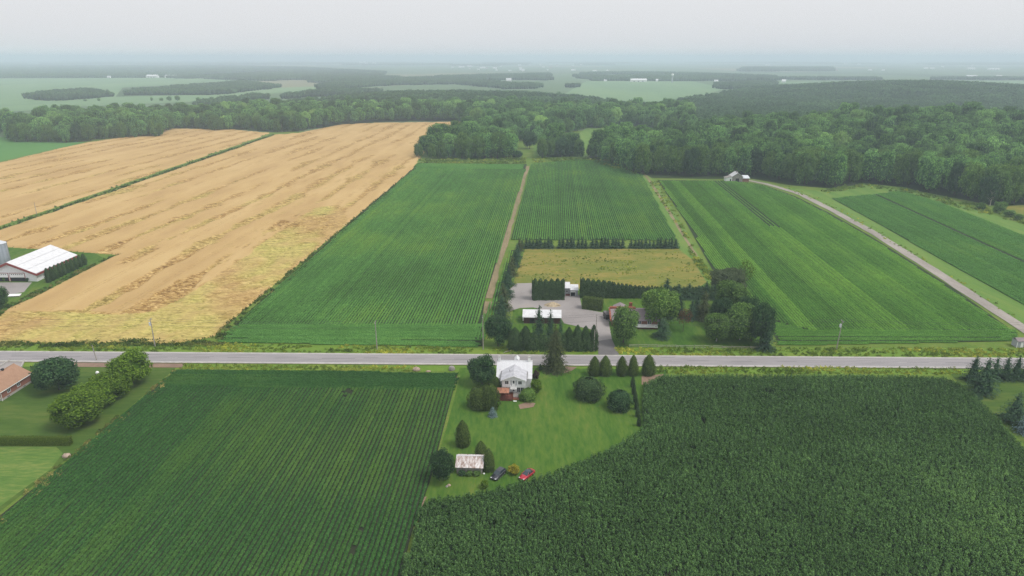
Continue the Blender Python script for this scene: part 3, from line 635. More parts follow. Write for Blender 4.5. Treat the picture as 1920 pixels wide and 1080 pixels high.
# fields north of the road
field('middle_soybean', [(412, 642), (905, 650), (903, 605), (910, 560), (988, 308), (783, 306), (470, 582)])
rows('middle_soybean_rows', PP([(440, 612), (893, 613), (908, 566), (986, 318), (778, 316), (474, 580), (418, 636)]), 3.2, 1.15, SEG_F, 3.0, 'soy', 'broad green soybean field left of the tan farm track', 5, 0.05, 1.15, 0.6, stripes=0.35)
rows('middle_soybean_headland', PP([(445, 610), (900, 609), (896, 652), (410, 643)]), 91.5, 0.85, SEG_F, 3.0, 'soy', 'green soybean headland along the far road verge', 6, 0.04, 1.0, 0.5)
rows('middle_soybean_top', PP([(783, 307), (982, 309), (978, 318), (776, 316)]), 91.5, 0.9, SEG_F, 3.0, 'soy', 'soybean headland below the central copse', 6, 0.03, 1.0, 0.5)
field('track_soybean', [(926, 560), (958, 470), (966, 470), (950, 540), (930, 600), (922, 575)])
rows('track_soybean_rows', PP([(922, 564), (955, 472), (968, 472), (950, 540), (928, 605), (905, 640), (885, 632), (908, 590)]), 3.4, 1.15, SEG_F, 3.0, 'soy', 'narrow soybean strip between the tan track and the spruces', 7, 0.12, 1.05, 0.6)
field('back_soybean', [(958, 450), (1268, 450), (1204, 330), (1150, 306), (1090, 298), (996, 308)])
rows('back_soybean_rows', PP([(957, 451), (1270, 451), (1205, 330), (1150, 305), (1090, 299), (995, 308)]), 3.6, 1.25, SEG_F, 3.0, 'soy', 'green soybean field between the tan track and the grass path', 8, 0.0, 1.18, 0.55, stripes=0.3)
f5 = [(1232, 338), (1380, 340), (1430, 347), (1490, 368), (1555, 400), (1630, 442), (1710, 492), (1790, 543), (1908, 628), (1905, 640), (1460, 648), (1446, 615), (1335, 505), (1285, 415)]
field('east_soybean', f5)
rows('east_soybean_rows', PP([(1236, 340), (1378, 341), (1428, 348), (1488, 370), (1553, 403), (1628, 445), (1708, 496), (1786, 547), (1895, 622), (1520, 622), (1440, 600), (1338, 505), (1288, 418)]), 4.1, 1.15, SEG_F, 3.0, 'soy_bright', 'bright green soybean field between the grass path and gravel lane', 9, 0.06, 1.12, 0.42, stripes=0.9)
rows('east_soybean_headland', PP([(1446, 604), (1520, 620), (1898, 620), (1906, 641), (1460, 649)]), 90.5, 0.85, SEG_F, 3.0, 'soy_bright', 'bright soybean headland above the right road verge', 10, 0.08, 0.9, 0.6)
f6 = [(1560, 373), (1630, 366), (1690, 359), (1760, 380), (1930, 448), (2300, 600), (2300, 790), (1930, 578), (1780, 496), (1650, 422)]
field('far_right_soybean', f6)
rows('far_right_soybean_rows', PP(f6), 5.0, 1.2, SEG_F, 3.0, 'soy', 'darker green soybean field right of the gravel lane', 11, 0.03, 1.2, 0.4, stripes=0.3)
# corn
def corn_clump(name, seed, plants=3, spread=0.42):
    r = np.random.default_rng(seed); g = Geo()
    for p in range(plants):
        cx, cy = r.uniform(-spread, spread, 2); H = r.uniform(1.9, 2.35); az = r.uniform(0, 3.14)
        for k in range(9):
            z0 = 0.75 + (H - 0.75) * k / 9; a = az + (k % 2) * math.pi + r.normal() * 0.4; L = r.uniform(0.70, 1.0) * (1.0 if k < 7 else 0.7); wd = r.uniform(0.075, 0.12)
            up = r.uniform(0.45, 0.7) + 0.04 * k; t = np.array([0, 0.35, 0.7, 1.0]); rr = L * t * 0.85; zz = z0 + L * (up * t - 0.95 * t ** 2.2); ww = wd * np.array([0.6, 1.0, 0.8, 0.08])
            c = np.stack([cx + np.cos(a) * rr, cy + np.sin(a) * rr, zz], -1); s_ = np.array([-math.sin(a), math.cos(a), 0.25])
            v = np.concatenate([c - s_ * ww[:, None], c + s_ * ww[:, None]]); i = np.arange(3); g.add(v, np.stack([i, i + 1, i + 5, i + 4], -1), np.full(3, r.random()))
    return g.mesh(name)
CORN = [corn_clump(f'corn_{k}', 300 + k) for k in range(8)]
cornp = [(1208, 716), (1238, 701), (1500, 700), (1745, 703), (1775, 706), (1800, 716), (1830, 738), (1920, 836), (2100, 1010), (2200, 1250), (700, 1250), (742, 1095), (775, 1002), (786, 952), (800, 933), (870, 925), (960, 905), (1020, 887), (1080, 864), (1140, 838), (1198, 806), (1209, 795), (1205, 750)]
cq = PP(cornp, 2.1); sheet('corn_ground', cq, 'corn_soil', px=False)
cx_, cy_ = np.array(cq).T
GX, GY = np.meshgrid(np.arange(cx_.min(), cx_.max(), 0.76), np.arange(88, cy_.max(), 0.74)); x = GX.ravel() + rng.normal(size=GX.size) * 0.12; y = GY.ravel() + rng.normal(size=GX.size) * 0.2
k = inside(x, y, cq) & (np.abs(x) < y * 0.95 + 15)
for (u, vv, rx, ry) in ((1440, 733, 2.6, 1.0), (1375, 729, 2.4, 0.5), (1318, 788, 0.5, 2.2), (985, 972, 2.4, 0.7), (925, 985, 1.8, 0.6), (1300, 842, 1.0, 1.0), (1160, 908, 0.8, 0.8), (1075, 945, 1.2, 0.5), (1265, 1074, 2.4, 0.8), (700, 1040, 2, 1), (1140, 985, 0.9, 0.5), (1180, 1000, 0.6, 0.5), (780, 975, 1.2, 1.6), (1700, 760, 0.9, 0.4), (1560, 900, 0.7, 0.6), (1480, 1010, 0.9, 0.5)):
    p = P(u, vv, 1.2); k &= ~(((x - p[0]) / rx) ** 2 + ((y - p[1]) / ry) ** 2 < 1)
x, y = x[k], y[k]; n = len(x); big = fbm(x * 0.03, y * 0.03, 31)
tint = (big - 0.5) * 1.3 + (fbm(x * 0.15, y * 0.15, 35) - 0.5) * 0.8 + rng.normal(size=n) * 0.2 - 0.15
scatter('corn_crop', np.stack([x, y, np.full(n, 0.04)], -1), rng.uniform(0, 6.28, n), np.stack([rng.uniform(0.72, 0.92, n)] * 2 + [rng.uniform(0.82, 1.1, n) * (0.92 + 0.2 * big)], -1), tint, proto_collection('corn_plants', CORN, M['corn']), 8, 'dense dark green corn crop filling the lower right')

# wheat, standing and beaten down
hd = R(3.0); wd_, wn_ = np.array([math.sin(hd), math.cos(hd)]), np.array([math.cos(hd), -math.sin(hd)])
yard = PP([(-500, 645), (-10, 602), (20, 580), (62, 562), (130, 527), (200, 490), (228, 478), (168, 474), (0, 462), (-500, 452)])
W1 = PP([(-300, 542), (0, 434), (250, 347), (425, 286), (518, 253), (560, 250), (640, 234), (700, 231), (866, 229), (862, 236), (790, 290), (772, 318), (640, 428), (470, 570), (398, 632), (330, 645), (-300, 642)])
W2 = PP([(-500, 600), (-300, 525), (0, 423), (250, 338), (420, 280), (505, 250), (430, 243), (312, 242), (250, 256), (160, 268), (0, 306), (-500, 400)])
LODGE = PP([(-300, 588), (0, 586), (120, 588), (230, 592), (292, 586), (345, 560), (430, 505), (520, 437), (590, 392), (640, 385), (650, 420), (470, 575), (398, 632), (330, 650), (-300, 650)])
def wheat_state(x, y):
    s = x * wd_[0] + y * wd_[1]; w = x * wn_[0] + y * wn_[1]
    wob = 5 * (fbm(s * 0.02, w * 0.005, 50) - 0.5)
    ph = (w + wob * 1.6 + 400) / 23.0; ln = np.floor(ph); fr = (ph - ln - 0.5) * 23.0 + 5 * (hash2(ln, ln * 0, 61) - 0.5)
    along = fbm(s * 0.009 + ln * 13.7, ln * 3.1, 62, 3); wid = 1.3 + 8.0 * fbm(s * 0.05 + ln * 7.1, ln * 1.7, 63, 2) ** 2
    lane = 0.80 * np.exp(-(fr / wid) ** 2) * np.clip((along - 0.33) * 7, 0, 1.25); fine = fbm(w * 0.5, s * 0.12, 52, 3); dens = fbm(w * 0.012, s * 0.004, 57, 2)
    far = np.clip((s - 450) / 350, 0, 1)
    lo = np.clip((lane + (fine - 0.5) * 0.75 + (dens - 0.5) * 0.15 - 0.30) * 6, 0, 1)
    e = 7 * (fbm(x * 0.08, y * 0.08, 53) - 0.5)
    lo = np.where(inside(x + e, y + e * 1.3, LODGE), np.clip(0.55 + 1.1 * (fbm(w * 0.16, s * 0.10, 54) - 0.30), 0, 1), lo)
    gr = np.clip((fbm(w * 0.08, s * 0.035, 55) - 0.42) * 4, 0, 1) * np.clip(1.25 - far * 1.6, 0.0, 1) * 0.45; gr = np.where(inside(x, y, LODGE), np.clip((fbm(w * 0.06, s * 0.03, 55) - 0.30) * 3.5, 0.1, 1), gr)
    tram = np.abs(((w + 400) % 27.0) - 13.5); lo = np.maximum(lo, np.where(np.abs(tram - 0.9) < 0.35, 0.35, 0))
    swirl = fbm(x * 0.5 + 3 * fbm(x * 0.1, y * 0.1, 58), y * 1.1, 56, 3)
    ridge = 1 - np.abs(2 * fbm(x * 0.22 + 2 * fine, y * 0.55, 59, 2) - 1) * 2
    z = 0.95 - lo * (0.72 - 1.15 * (swirl - 0.45) - 0.40 * ridge) + 0.10 * (fbm(x * 0.6, y * 0.6, 60) - 0.5)
    return lo, gr, np.maximum(z, 0.10)
def wheat(name, poly, bands, label):
    g = Geo(); lo_a = []; gr_a = []
    V = []; F = []; n0 = 0
    for (y0, y1, c) in bands:
        q = np.array(poly); xl = max(q[:, 0].min(), -y1 * 0.98 - 10); xr = q[:, 0].max()
        gx = np.arange(xl, xr + c, c); gy = np.arange(y0, y1 + c * 1.01, c)
        Xg, Yg = np.meshgrid(gx, gy); jx = (hash2(np.arange(Xg.size).reshape(Xg.shape), Xg * 0, 5) - 0.5) * c * 0.5; Xg = Xg + jx
        ok = inside(Xg, Yg, poly) & ~inside(Xg, Yg, yard); lo, gr, z = wheat_state(Xg, Yg)
        fc = grid_faces(*Xg.shape); okf = ok.ravel()[fc].sum(1) >= 2; fc = fc[okf]
        zz = np.where(ok, z, 0.05); use = np.unique(fc); mp = np.full(Xg.size, -1); mp[use] = np.arange(len(use)) + n0
        V.append(np.stack([Xg, Yg, zz], -1).reshape(-1, 3)[use]); F.append(mp[fc]); lo_a.append(lo.ravel()[use]); gr_a.append(gr.ravel()[use]); n0 += len(use)
    me = make_mesh(name, np.concatenate(V), F, smooth=True)
    me.attributes.new('lodged', 'FLOAT', 'POINT').data.foreach_set('value', np.concatenate(lo_a).astype(np.float32)); me.attributes.new('greenish', 'FLOAT', 'POINT').data.foreach_set('value', np.concatenate(gr_a).astype(np.float32))
    return tag(obj(name, me, M['wheat']), label, None, None, 'stuff')
wheat('wheat_crop', W1, [(205, 300, 0.55), (300, 430, 0.9), (430, 680, 1.6), (680, 1130, 2.6)], 'golden wheat partly beaten down right of the ditch')
wheat('wheat_crop', W2, [(290, 430, 1.1), (430, 680, 1.8), (680, 1120, 3.0)], 'golden wheat field on the far side of the straight ditch')

# weeds on verges, ditches and field edges
def tuft(name, seed, n=26, h=0.7, w=0.5):
    r = np.random.default_rng(seed); g = Geo(); a = r.uniform(0, 6.28, n); q = np.sqrt(r.random(n)) * w
    C = np.stack([np.cos(a) * q, np.sin(a) * q, h * r.uniform(0.15, 1, n) * (1 - 0.5 * (q / w) ** 2)], -1); N = np.stack([np.cos(a), np.sin(a), np.full(n, 0.7)], -1) + r.normal(size=(n, 3)) * 0.4
    leafs(g, C, N, 0.19 * r.uniform(0.6, 1.3, n), 0.5, r); return g.mesh(name)
TUFT = [tuft(f'weed_{k}', 400 + k) for k in range(6)]
def weeds(name, px, dens, mat, size, label, bias=0.0, seed=1, thr=0.0, px_is=True):
    q = PP(px) if px_is else px; a = np.array(q); n = int((np.ptp(a[:, 0])) * np.ptp(a[:, 1]) * dens); x = rng.uniform(a[:, 0].min(), a[:, 0].max(), n); y = rng.uniform(a[:, 1].min(), a[:, 1].max(), n)
    k = inside(x, y, q) & (np.abs(x) < y * 0.85 + 10); nz = fbm(x * 0.09, y * 0.2, seed, 3); k &= nz > thr; x, y, nz = x[k], y[k], nz[k]; n = len(x)
    t = bias + (fbm(x * 0.05, y * 0.3, seed + 3, 3) - 0.5) * 3.2 + rng.normal(size=n) * 0.2
    return scatter(name, np.stack([x, y, np.full(n, 0.02)], -1), rng.uniform(0, 6.28, n), size * (0.5 + nz) * rng.uniform(0.7, 1.35, n), t, proto_collection(name + '_tufts', TUFT, M[mat]), 6, label)
weeds('verge_weeds', [(-60, 643), (400, 644), (905, 652), (1118, 655), (1118, 666), (400, 661), (-60, 657)], 0.85, 'weed', 1.0, 'tall weeds on the far verge left of the driveway', 0.25, 11, 0.32)
weeds('verge_weeds', [(1150, 653), (1500, 652), (1980, 655), (1980, 671), (1160, 667)], 0.85, 'weed', 1.0, 'tall weeds on the far verge right of the driveway', 0.35, 12, 0.32)
weeds('verge_weeds', [(345, 684), (780, 688), (780, 697), (335, 694)], 1.6, 'weed', 0.85, 'yellow flowering weeds between the road and dark soybean field', 0.35, 13, 0.25)
weeds('verge_weeds', [(1225, 687.5), (1800, 690), (1800, 703), (1225, 700)], 1.4, 'weed', 0.85, 'yellowing grass between the road and corn', 0.3, 14, 0.25)
weeds('ditch_weeds', [(-60, 640), (400, 640), (440, 648), (-60, 652)], 1.3, 'weed_dark', 1.5, 'dark ditch weeds along the wheat and the road', -0.3, 15, 0.3)
weeds('ditch_weeds', [(388, 640), (455, 582), (775, 318), (785, 306), (792, 306), (484, 580), (425, 640)], 0.5, 'weed_dark', 1.15, 'dark weedy ditch between wheat and soybeans', -0.2, 16, 0.35)
weeds('ditch_weeds', [(-80, 458), (0, 428), (250, 342), (512, 252), (514, 254), (252, 346), (0, 434), (-80, 466)], 0.45, 'weed_dark', 1.25, 'dark green ditch crossing the wheat', -0.7, 17, 0.25)
weeds('border_weeds', [(335, 688), (345, 694), (160, 850), (0, 990), (-60, 1040), (-60, 1010), (0, 960), (130, 855)], 1.1, 'weed_dark', 1.0, 'weedy strip between neighbouring lawn and dark soybean field', 0.7, 18, 0.40)
weeds('border_weeds', [(1290, 470), (1304, 478), (1345, 530), (1330, 528), (1300, 490)], 0.8, 'weed', 1.6, 'yellow weeds along the meadow\'s right edge', 0.5, 19, 0.3)
weeds('border_weeds', [(1212, 340), (1236, 338), (1290, 440), (1304, 476), (1296, 474), (1276, 432)], 0.18, 'weed', 1.4, 'light weeds along the grass path', 0.3, 20, 0.45)
weeds('meadow_tufts', [(985, 470), (1272, 469), (1330, 525), (1200, 548), (970, 530)], 0.22, 'weed', 0.7, 'tall dry tufts spread over the yellow meadow', 0.35, 21, 0.5)
weeds('field_edge_weeds', [(786, 300), (985, 297), (985, 309), (784, 307)], 0.15, 'weed', 2.2, 'light weeds below the central copse', 0.0, 22, 0.35)
weeds('field_edge_weeds', [(1000, 298), (1140, 296), (1200, 322), (1190, 328), (1100, 303), (1000, 306)], 0.15, 'weed', 2.0, 'weeds at the head of the back soybean field', 0.1, 23, 0.4)
weeds('field_edge_weeds', [(1540, 358), (1620, 345), (1720, 360), (1850, 388), (1930, 415), (1930, 425), (1700, 364), (1620, 352), (1545, 364)], 0.14, 'weed', 2.0, 'weeds along the right forest edge', 0.0, 24, 0.4)
weeds('lane_weeds', [(1460, 350), (1560, 390), (1800, 535), (1930, 618), (1930, 610), (1800, 526), (1565, 383), (1480, 350)], 0.12, 'weed', 1.0, 'grass fringe beside the gravel lane', 0.4, 25, 0.45)
weeds('yard_weeds', [(-60, 640), (0, 598), (60, 564), (130, 530), (205, 492), (230, 478), (200, 484), (120, 522), (40, 560), (-60, 608)], 0.9, 'weed_dark', 1.2, 'green weeds between the barn and wheat', -0.2, 26, 0.25)

# ------------------------------------------------------------------ woods
CN = 20.0
WOODS = {
 'left': PP([(18, 266), (130, 268), (215, 260), (300, 257), (316, 246)]) + PP([(400, 201), (300, 203), (200, 201), (60, 209), (14, 222)], CN),
 'left_edge': PP([(-300, 290), (-100, 262), (14, 250)]) + PP([(16, 212), (-100, 214), (-300, 220)], CN),
 'middle': PP([(318, 241), (385, 242), (392, 246), (450, 243), (520, 248), (560, 247), (600, 241), (640, 235), (700, 230), (780, 228), (866, 228), (882, 236), (900, 246), (960, 262), (1000, 268), (1060, 252), (1110, 241), (1200, 238), (1300, 262)]) + PP([(1290, 194), (1150, 182), (1040, 171), (870, 166), (720, 168), (640, 176), (480, 190), (400, 200)], CN),
 'right': PP([(1088, 295), (1150, 313), (1205, 330), (1240, 328), (1345, 333), (1400, 331), (1480, 345), (1560, 352), (1610, 344), (1640, 343), (1720, 356), (1800, 373), (1852, 386), (1872, 388), (1920, 384), (2150, 395)]) + PP([(2150, 230), (1920, 229), (1290, 229), (1150, 245), (1100, 258), (1086, 266)], CN),
 'copse': PP([(782, 298), (860, 300), (963, 297)]) + PP([(962, 262), (930, 258), (880, 260), (858, 268), (845, 282), (792, 290)]),
 'copse_right': PP([(1014, 297), (1084, 295), (1084, 284), (1014, 285)]),
}
def wood_points(poly, sp, seed):
    a = np.array(poly); r = np.random.default_rng(seed)
    gx = np.arange(a[:, 0].min(), a[:, 0].max(), sp); gy = np.arange(a[:, 1].min(), a[:, 1].max(), sp * 0.9)
    Xg, Yg = np.meshgrid(gx, gy); Xg = Xg + (np.arange(len(gy)) % 2)[:, None] * sp / 2
    x = Xg.ravel() + r.uniform(-0.32, 0.32, Xg.size) * sp; y = Yg.ravel() + r.uniform(-0.32, 0.32, Xg.size) * sp
    k = inside(x, y, poly) & (np.abs(x) < y * 0.80 + 40); return x[k], y[k]
# nearest edge trees as things, the rest of the wood behind as one mass
PLACE = {'left': 'along the left wood facing the wheat', 'left_edge': 'at the far left end of the left wood', 'middle': 'along the long wood behind the wheat', 'right': 'along the near edge of the right forest',
         'copse': 'in the copse at the head of the middle field', 'copse_right': 'in the small clump right of the track'}
QUOTA = {'left': 34, 'left_edge': 8, 'middle': 66, 'right': 140, 'copse': 52, 'copse_right': 16}
rest = [[], [], [], []]; CX = P(858, 300)[0]
for wi, (wname, poly) in enumerate(WOODS.items()):
    sp_ = {'right': 11.0, 'copse': 9.5, 'copse_right': 7.5}.get(wname, 10.4)
    x, y = wood_points(poly, sp_, 500 + wi)
    cell = {}
    order = np.argsort(y); front = []
    for i in order:                                 # first trees met from the field side, column by column of view
        b = int(round(x[i] / y[i] * 700 / sp_)); 
        if cell.get(b, 0) < (3 if wname == 'right' else 2): cell[b] = cell.get(b, 0) + 1; front.append(i)
    front = sorted(front, key=lambda i: y[i])[:QUOTA[wname]]; fs = set(front)
    tf = (fbm(x * 0.02, y * 0.02, 90) - 0.5) * 1.6
    for i in front:
        h = random.uniform(21, 28) if wname in ('right', 'copse') else random.uniform(15, 23); h = random.uniform(11, 16) if (wname == 'copse' and x[i] < CX) else (random.uniform(16, 21) if wname == 'copse_right' else h); w = random.uniform(0.56, 0.72) * h
        mt = random.choice(['leaf_forest', 'leaf_forest', 'leaf_forest', 'leaf_broad', 'leaf_broad', 'leaf_dark', 'leaf_mid'])
        tree('', 'deciduous_tree', float(x[i]), float(y[i]), h, w, BRE[random.randrange(5)], TRK[random.randrange(3)], mt, 'bark', f'leafy broad-crowned tree standing {PLACE[wname]}', 'tree', f'edge trees {PLACE[wname]}')
    j = np.array([i for i in range(len(x)) if i not in fs], int); rest[0].append(x[j]); rest[1].append(y[j]); rest[2].append(tf[j])
x, y, tf = (np.concatenate(r_) for r_ in rest[:3])
near = y < 1250; xn, yn, tn = x[near], y[near], tf[near]; n = len(xn)
hs_ = np.clip(np.exp(rng.normal(size=n) * 0.20) * (0.86 + 0.3 * fbm(xn * 0.012, yn * 0.012, 92)), 0.6, 1.5); hh = 20.5 * hs_; ww = 14.0 * hs_ * rng.uniform(0.85, 1.15, n)
tn = tn * 0.7 + rng.normal(size=n) * 0.42 - 0.25; dk = rng.random(n) < 0.12; tn = np.where(dk, -1.0, tn)
scatter('forest', np.stack([xn, yn, hgt(xn, yn) - 0.3], -1), rng.uniform(0, 6.28, n), np.stack([ww, ww, hh], -1), tn, proto_collection('forest_trees', BR, M['leaf_forest']), 5, 'dense leafy forest mass behind the edge trees')
# far woods from patches of canopy
def canopy_patch(name, seed, size=42, n=26):
    r = np.random.default_rng(seed); g = Geo()
    for k in range(n):
        c = np.array([r.uniform(-size / 2, size / 2), r.uniform(-size / 2, size / 2), 0]); h = r.uniform(12, 19); w = r.uniform(3.8, 5.6)
        m_ = 46; D = r.normal(size=(m_, 3)); D[:, 2] = np.abs(D[:, 2]) * 1.1 - 0.25; D /= np.linalg.norm(D, axis=1, keepdims=True)
        C = c + np.array([0, 0, h * 0.62]) + D * np.array([w, w, h * 0.38]) * r.uniform(0.85, 1.1, (m_, 1)); leafs(g, C, D + r.normal(size=(m_, 3)) * 0.35, r.uniform(0.9, 1.6, m_), 0.75, r)
        ball(g, c + np.array([0, 0, h * 0.5]), (w * 0.85, w * 0.85, h * 0.46), 7, 5, seed + k)
    return g.mesh(name)
PATCH = [canopy_patch(f'canopy_{k}', 600 + k) for k in range(6)]
FAR = [ # (front base line, back canopy line)
 ([(1300, 250), (1920, 250), (2300, 250)], [(2300, 158), (1920, 158), (1500, 156), (1400, 164), (1300, 178), (1270, 192), (1200, 205)]),
 ([(50, 189), (120, 189), (196, 183)], [(192, 168), (160, 162), (110, 166), (70, 170), (52, 177)]),
 ([(246, 179), (390, 179), (470, 172), (520, 164)], [(500, 153), (450, 149), (330, 158), (256, 164)]),
 ([(540, 186), (640, 180), (720, 174), (590, 170)], [(720, 160), (640, 160), (585, 166)]),
 ([(380, 199), (420, 190), (500, 186), (470, 182)], [(480, 178), (400, 184)]),
 ([(-400, 150), (0, 146), (300, 146), (470, 151), (620, 156), (700, 158)], [(720, 132), (560, 124), (380, 121), (180, 122), (0, 120), (-400, 122)]),
 ([(600, 168), (740, 160), (860, 158), (960, 168), (1088, 168)], [(1080, 155), (960, 152), (840, 142), (700, 140), (600, 155)]),
 ([(820, 152), (960, 150), (1100, 152), (1300, 152), (1450, 152)], [(1450, 140), (1300, 135), (1180, 133), (1000, 136), (820, 140)]),
 ([(1350, 168), (1420, 168), (1450, 160)], [(1440, 148), (1350, 152)]),
 ([(1440, 150), (1700, 150), (1920, 153), (2300, 155)], [(2300, 142), (1920, 142), (1700, 143), (1440, 142)]),
 ([(1390, 134), (1560, 134)], [(1555, 125), (1395, 125)]),
 ([(640, 138), (820, 138), (1000, 138)], [(1000, 131), (820, 131), (640, 128)]),
 ([(-400, 121), (640, 122), (1000, 124)], [(1000, 117.5), (300, 115), (-400, 116)]),
 ([(1600, 122), (2300, 122)], [(2300, 115), (1600, 116.5)]),
 ([(1000, 122), (1600, 121)], [(1600, 116), (1000, 116.5)]),
]
px_, py_, ps_, pt_ = [], [], [], []
for fi, (fr, bk) in enumerate(FAR):
    poly = PP(fr) + PP(bk, 15); a = np.array(poly); d0 = a[:, 1].min(); st_ = max(30, d0 * 0.011)
    gx = np.arange(a[:, 0].min(), a[:, 0].max(), st_); gy = np.arange(a[:, 1].min(), a[:, 1].max(), st_); Xg, Yg = np.meshgrid(gx, gy)
    x_ = Xg.ravel() + rng.uniform(-0.3, 0.3, Xg.size) * st_; y_ = Yg.ravel() + rng.uniform(-0.3, 0.3, Xg.size) * st_
    k = inside(x_, y_, poly) & (np.abs(x_) < y_ * 0.8 + 100) & (y_ > 900)
    if fi >= 11: k &= fbm(x_ * 0.0016, y_ * 0.0006, 70 + fi) > 0.50
    if fi in (5, 6, 7): k &= fbm(x_ * 0.004, y_ * 0.002, 70 + fi) > 0.38
    if fi == 9: k &= fbm(x_ * 0.004, y_ * 0.003, 70 + fi) > 0.56
    px_.append(x_[k]); py_.append(y_[k]); ps_.append(np.full(k.sum(), st_ / 36.0)); pt_.append((fbm(x_[k] * 0.012, y_[k] * 0.012, 33) - 0.5) * 1.3)
fx, fy, fss, ft = (np.concatenate(q) for q in (px_, py_, ps_, pt_))
fx = np.concatenate([fx, x[~near][::14]]); fy = np.concatenate([fy, y[~near][::14]]); fss = np.concatenate([fss, np.full(len(x[~near][::14]), 1.0)]); ft = np.concatenate([ft, tf[~near][::14]])
n = len(fx); s3 = np.stack([np.maximum(fss, 1), np.maximum(fss, 1), np.clip(fss, 0.85, 1.15)], -1)
scatter('distant_woods', np.stack([fx, fy, hgt(fx, fy) - 1], -1), rng.integers(0, 4, n) * math.pi / 2, s3, ft * 0.6, proto_collection('distant_canopy', PATCH, M['leaf_distant']), 6, 'hazy distant woodland blocks across the plain')
# far crop fields in view
for nm, pts, mt in (('far_green_field', [(-600, 262), (0, 212), (160, 200), (460, 187), (380, 178), (215, 182), (-600, 190)], 'green_far'), ('far_pale_field', [(-600, 190), (40, 189), (215, 184), (230, 165), (520, 150), (300, 146), (-600, 152)], 'green_far'),
                    ('far_middle_field', [(400, 186), (560, 172), (720, 163), (700, 158), (520, 165), (390, 179)], 'green_far'), ('far_barn_field', [(1060, 176), (1190, 194), (1300, 187), (1360, 166), (1300, 153), (1100, 152)], 'green_far'),
                    ('far_right_field', [(1450, 161), (1700, 158), (1920, 158), (1920, 152), (1450, 153)], 'green_far')):
    LAYER[0] += 0.01; sheet(nm, pts, mt, 0.4 + LAYER[0])
# ------------------------------------------------------------------ buildings
def mesh_poly(name, verts, faces):
    me = bpy.data.meshes.new(name); me.from_pydata(verts, [], faces); me.update(); return me
def box_mesh(name, x0, x1, y0, y1, z0, z1, bev=0.0):
    v = [(x, y, z) for z in (z0, z1) for y in (y0, y1) for x in (x0, x1)]
    return mesh_poly(name, v, [(0, 2, 3, 1), (4, 5, 7, 6), (0, 1, 5, 4), (2, 6, 7, 3), (0, 4, 6, 2), (1, 3, 7, 5)])
def box(parent, name, x0, x1, y0, y1, z0, z1, mat): return obj(name, box_mesh(name, x0, x1, y0, y1, z0, z1), M[mat], parent)
def slab(parent, name, quad, t, mat):
    """roof plane with thickness: corner points (3 or 4), extruded down by t"""
    n = len(quad); v = [tuple(p) for p in quad] + [(p[0], p[1], p[2] - t) for p in quad]
    f = [tuple(range(n)), tuple(range(2 * n - 1, n - 1, -1))] + [(i, i + n, (i + 1) % n + n, (i + 1) % n) for i in range(n)]
    me = mesh_poly(name, v, f)
    if me.polygons[0].normal.z < 0: me.flip_normals()
    return obj(name, me, M[mat], parent)
def prism(parent, name, prof, axis, a, b, mat):
    """wall body: (coordinate, z) profile extruded along x or y"""
    n = len(prof); P0 = (lambda c, z, d: (d, c, z)) if axis == 'x' else (lambda c, z, d: (c, d, z))
    v = [P0(c, z, a) for c, z in prof] + [P0(c, z, b) for c, z in prof]
    f = [tuple(range(n)), tuple(range(2 * n - 1, n - 1, -1))] + [(i, (i + 1) % n, (i + 1) % n + n, i + n) for i in range(n)]
    return obj(name, mesh_poly(name, v, f), M[mat], parent)
def window(parent, face, c, pos, z, w, h, name='window', frame='white_trim', pane='glass', mull=True, inset=0.05):
    """face 'y-': wall plane at y=pos looking to -y; 'x+': wall plane at x=pos looking to +x"""
    def bx(nm, par, a0, a1, d0, d1, z0, z1, m_):
        return box(par, nm, a0, a1, pos - d1, pos - d0, z0, z1, m_) if face == 'y-' else box(par, nm, pos + d0, pos + d1, a0, a1, z0, z1, m_)
    t = max(0.07, w * 0.07); p = bx(name, parent, c - w / 2, c + w / 2, 0.004, 0.02, z, z + h, pane)
    bx('frame', p, c - w / 2 - t, c - w / 2, 0.002, 0.07, z - t, z + h + t, frame); bx('frame', p, c + w / 2, c + w / 2 + t, 0.002, 0.07, z - t, z + h + t, frame)
    bx('frame', p, c - w / 2, c + w / 2, 0.002, 0.07, z + h, z + h + t, frame); bx('sill', p, c - w / 2, c + w / 2, 0.002, 0.10, z - t, z, frame)
    if mull: bx('mullion', p, c - 0.035, c + 0.035, 0.021, 0.06, z, z + h, frame)
    return p
LOT = R(-2.6)
def house_at(name, u, v, label, cat, rot=LOT): return tag(empty(name, P(u, v), rot), label, cat)

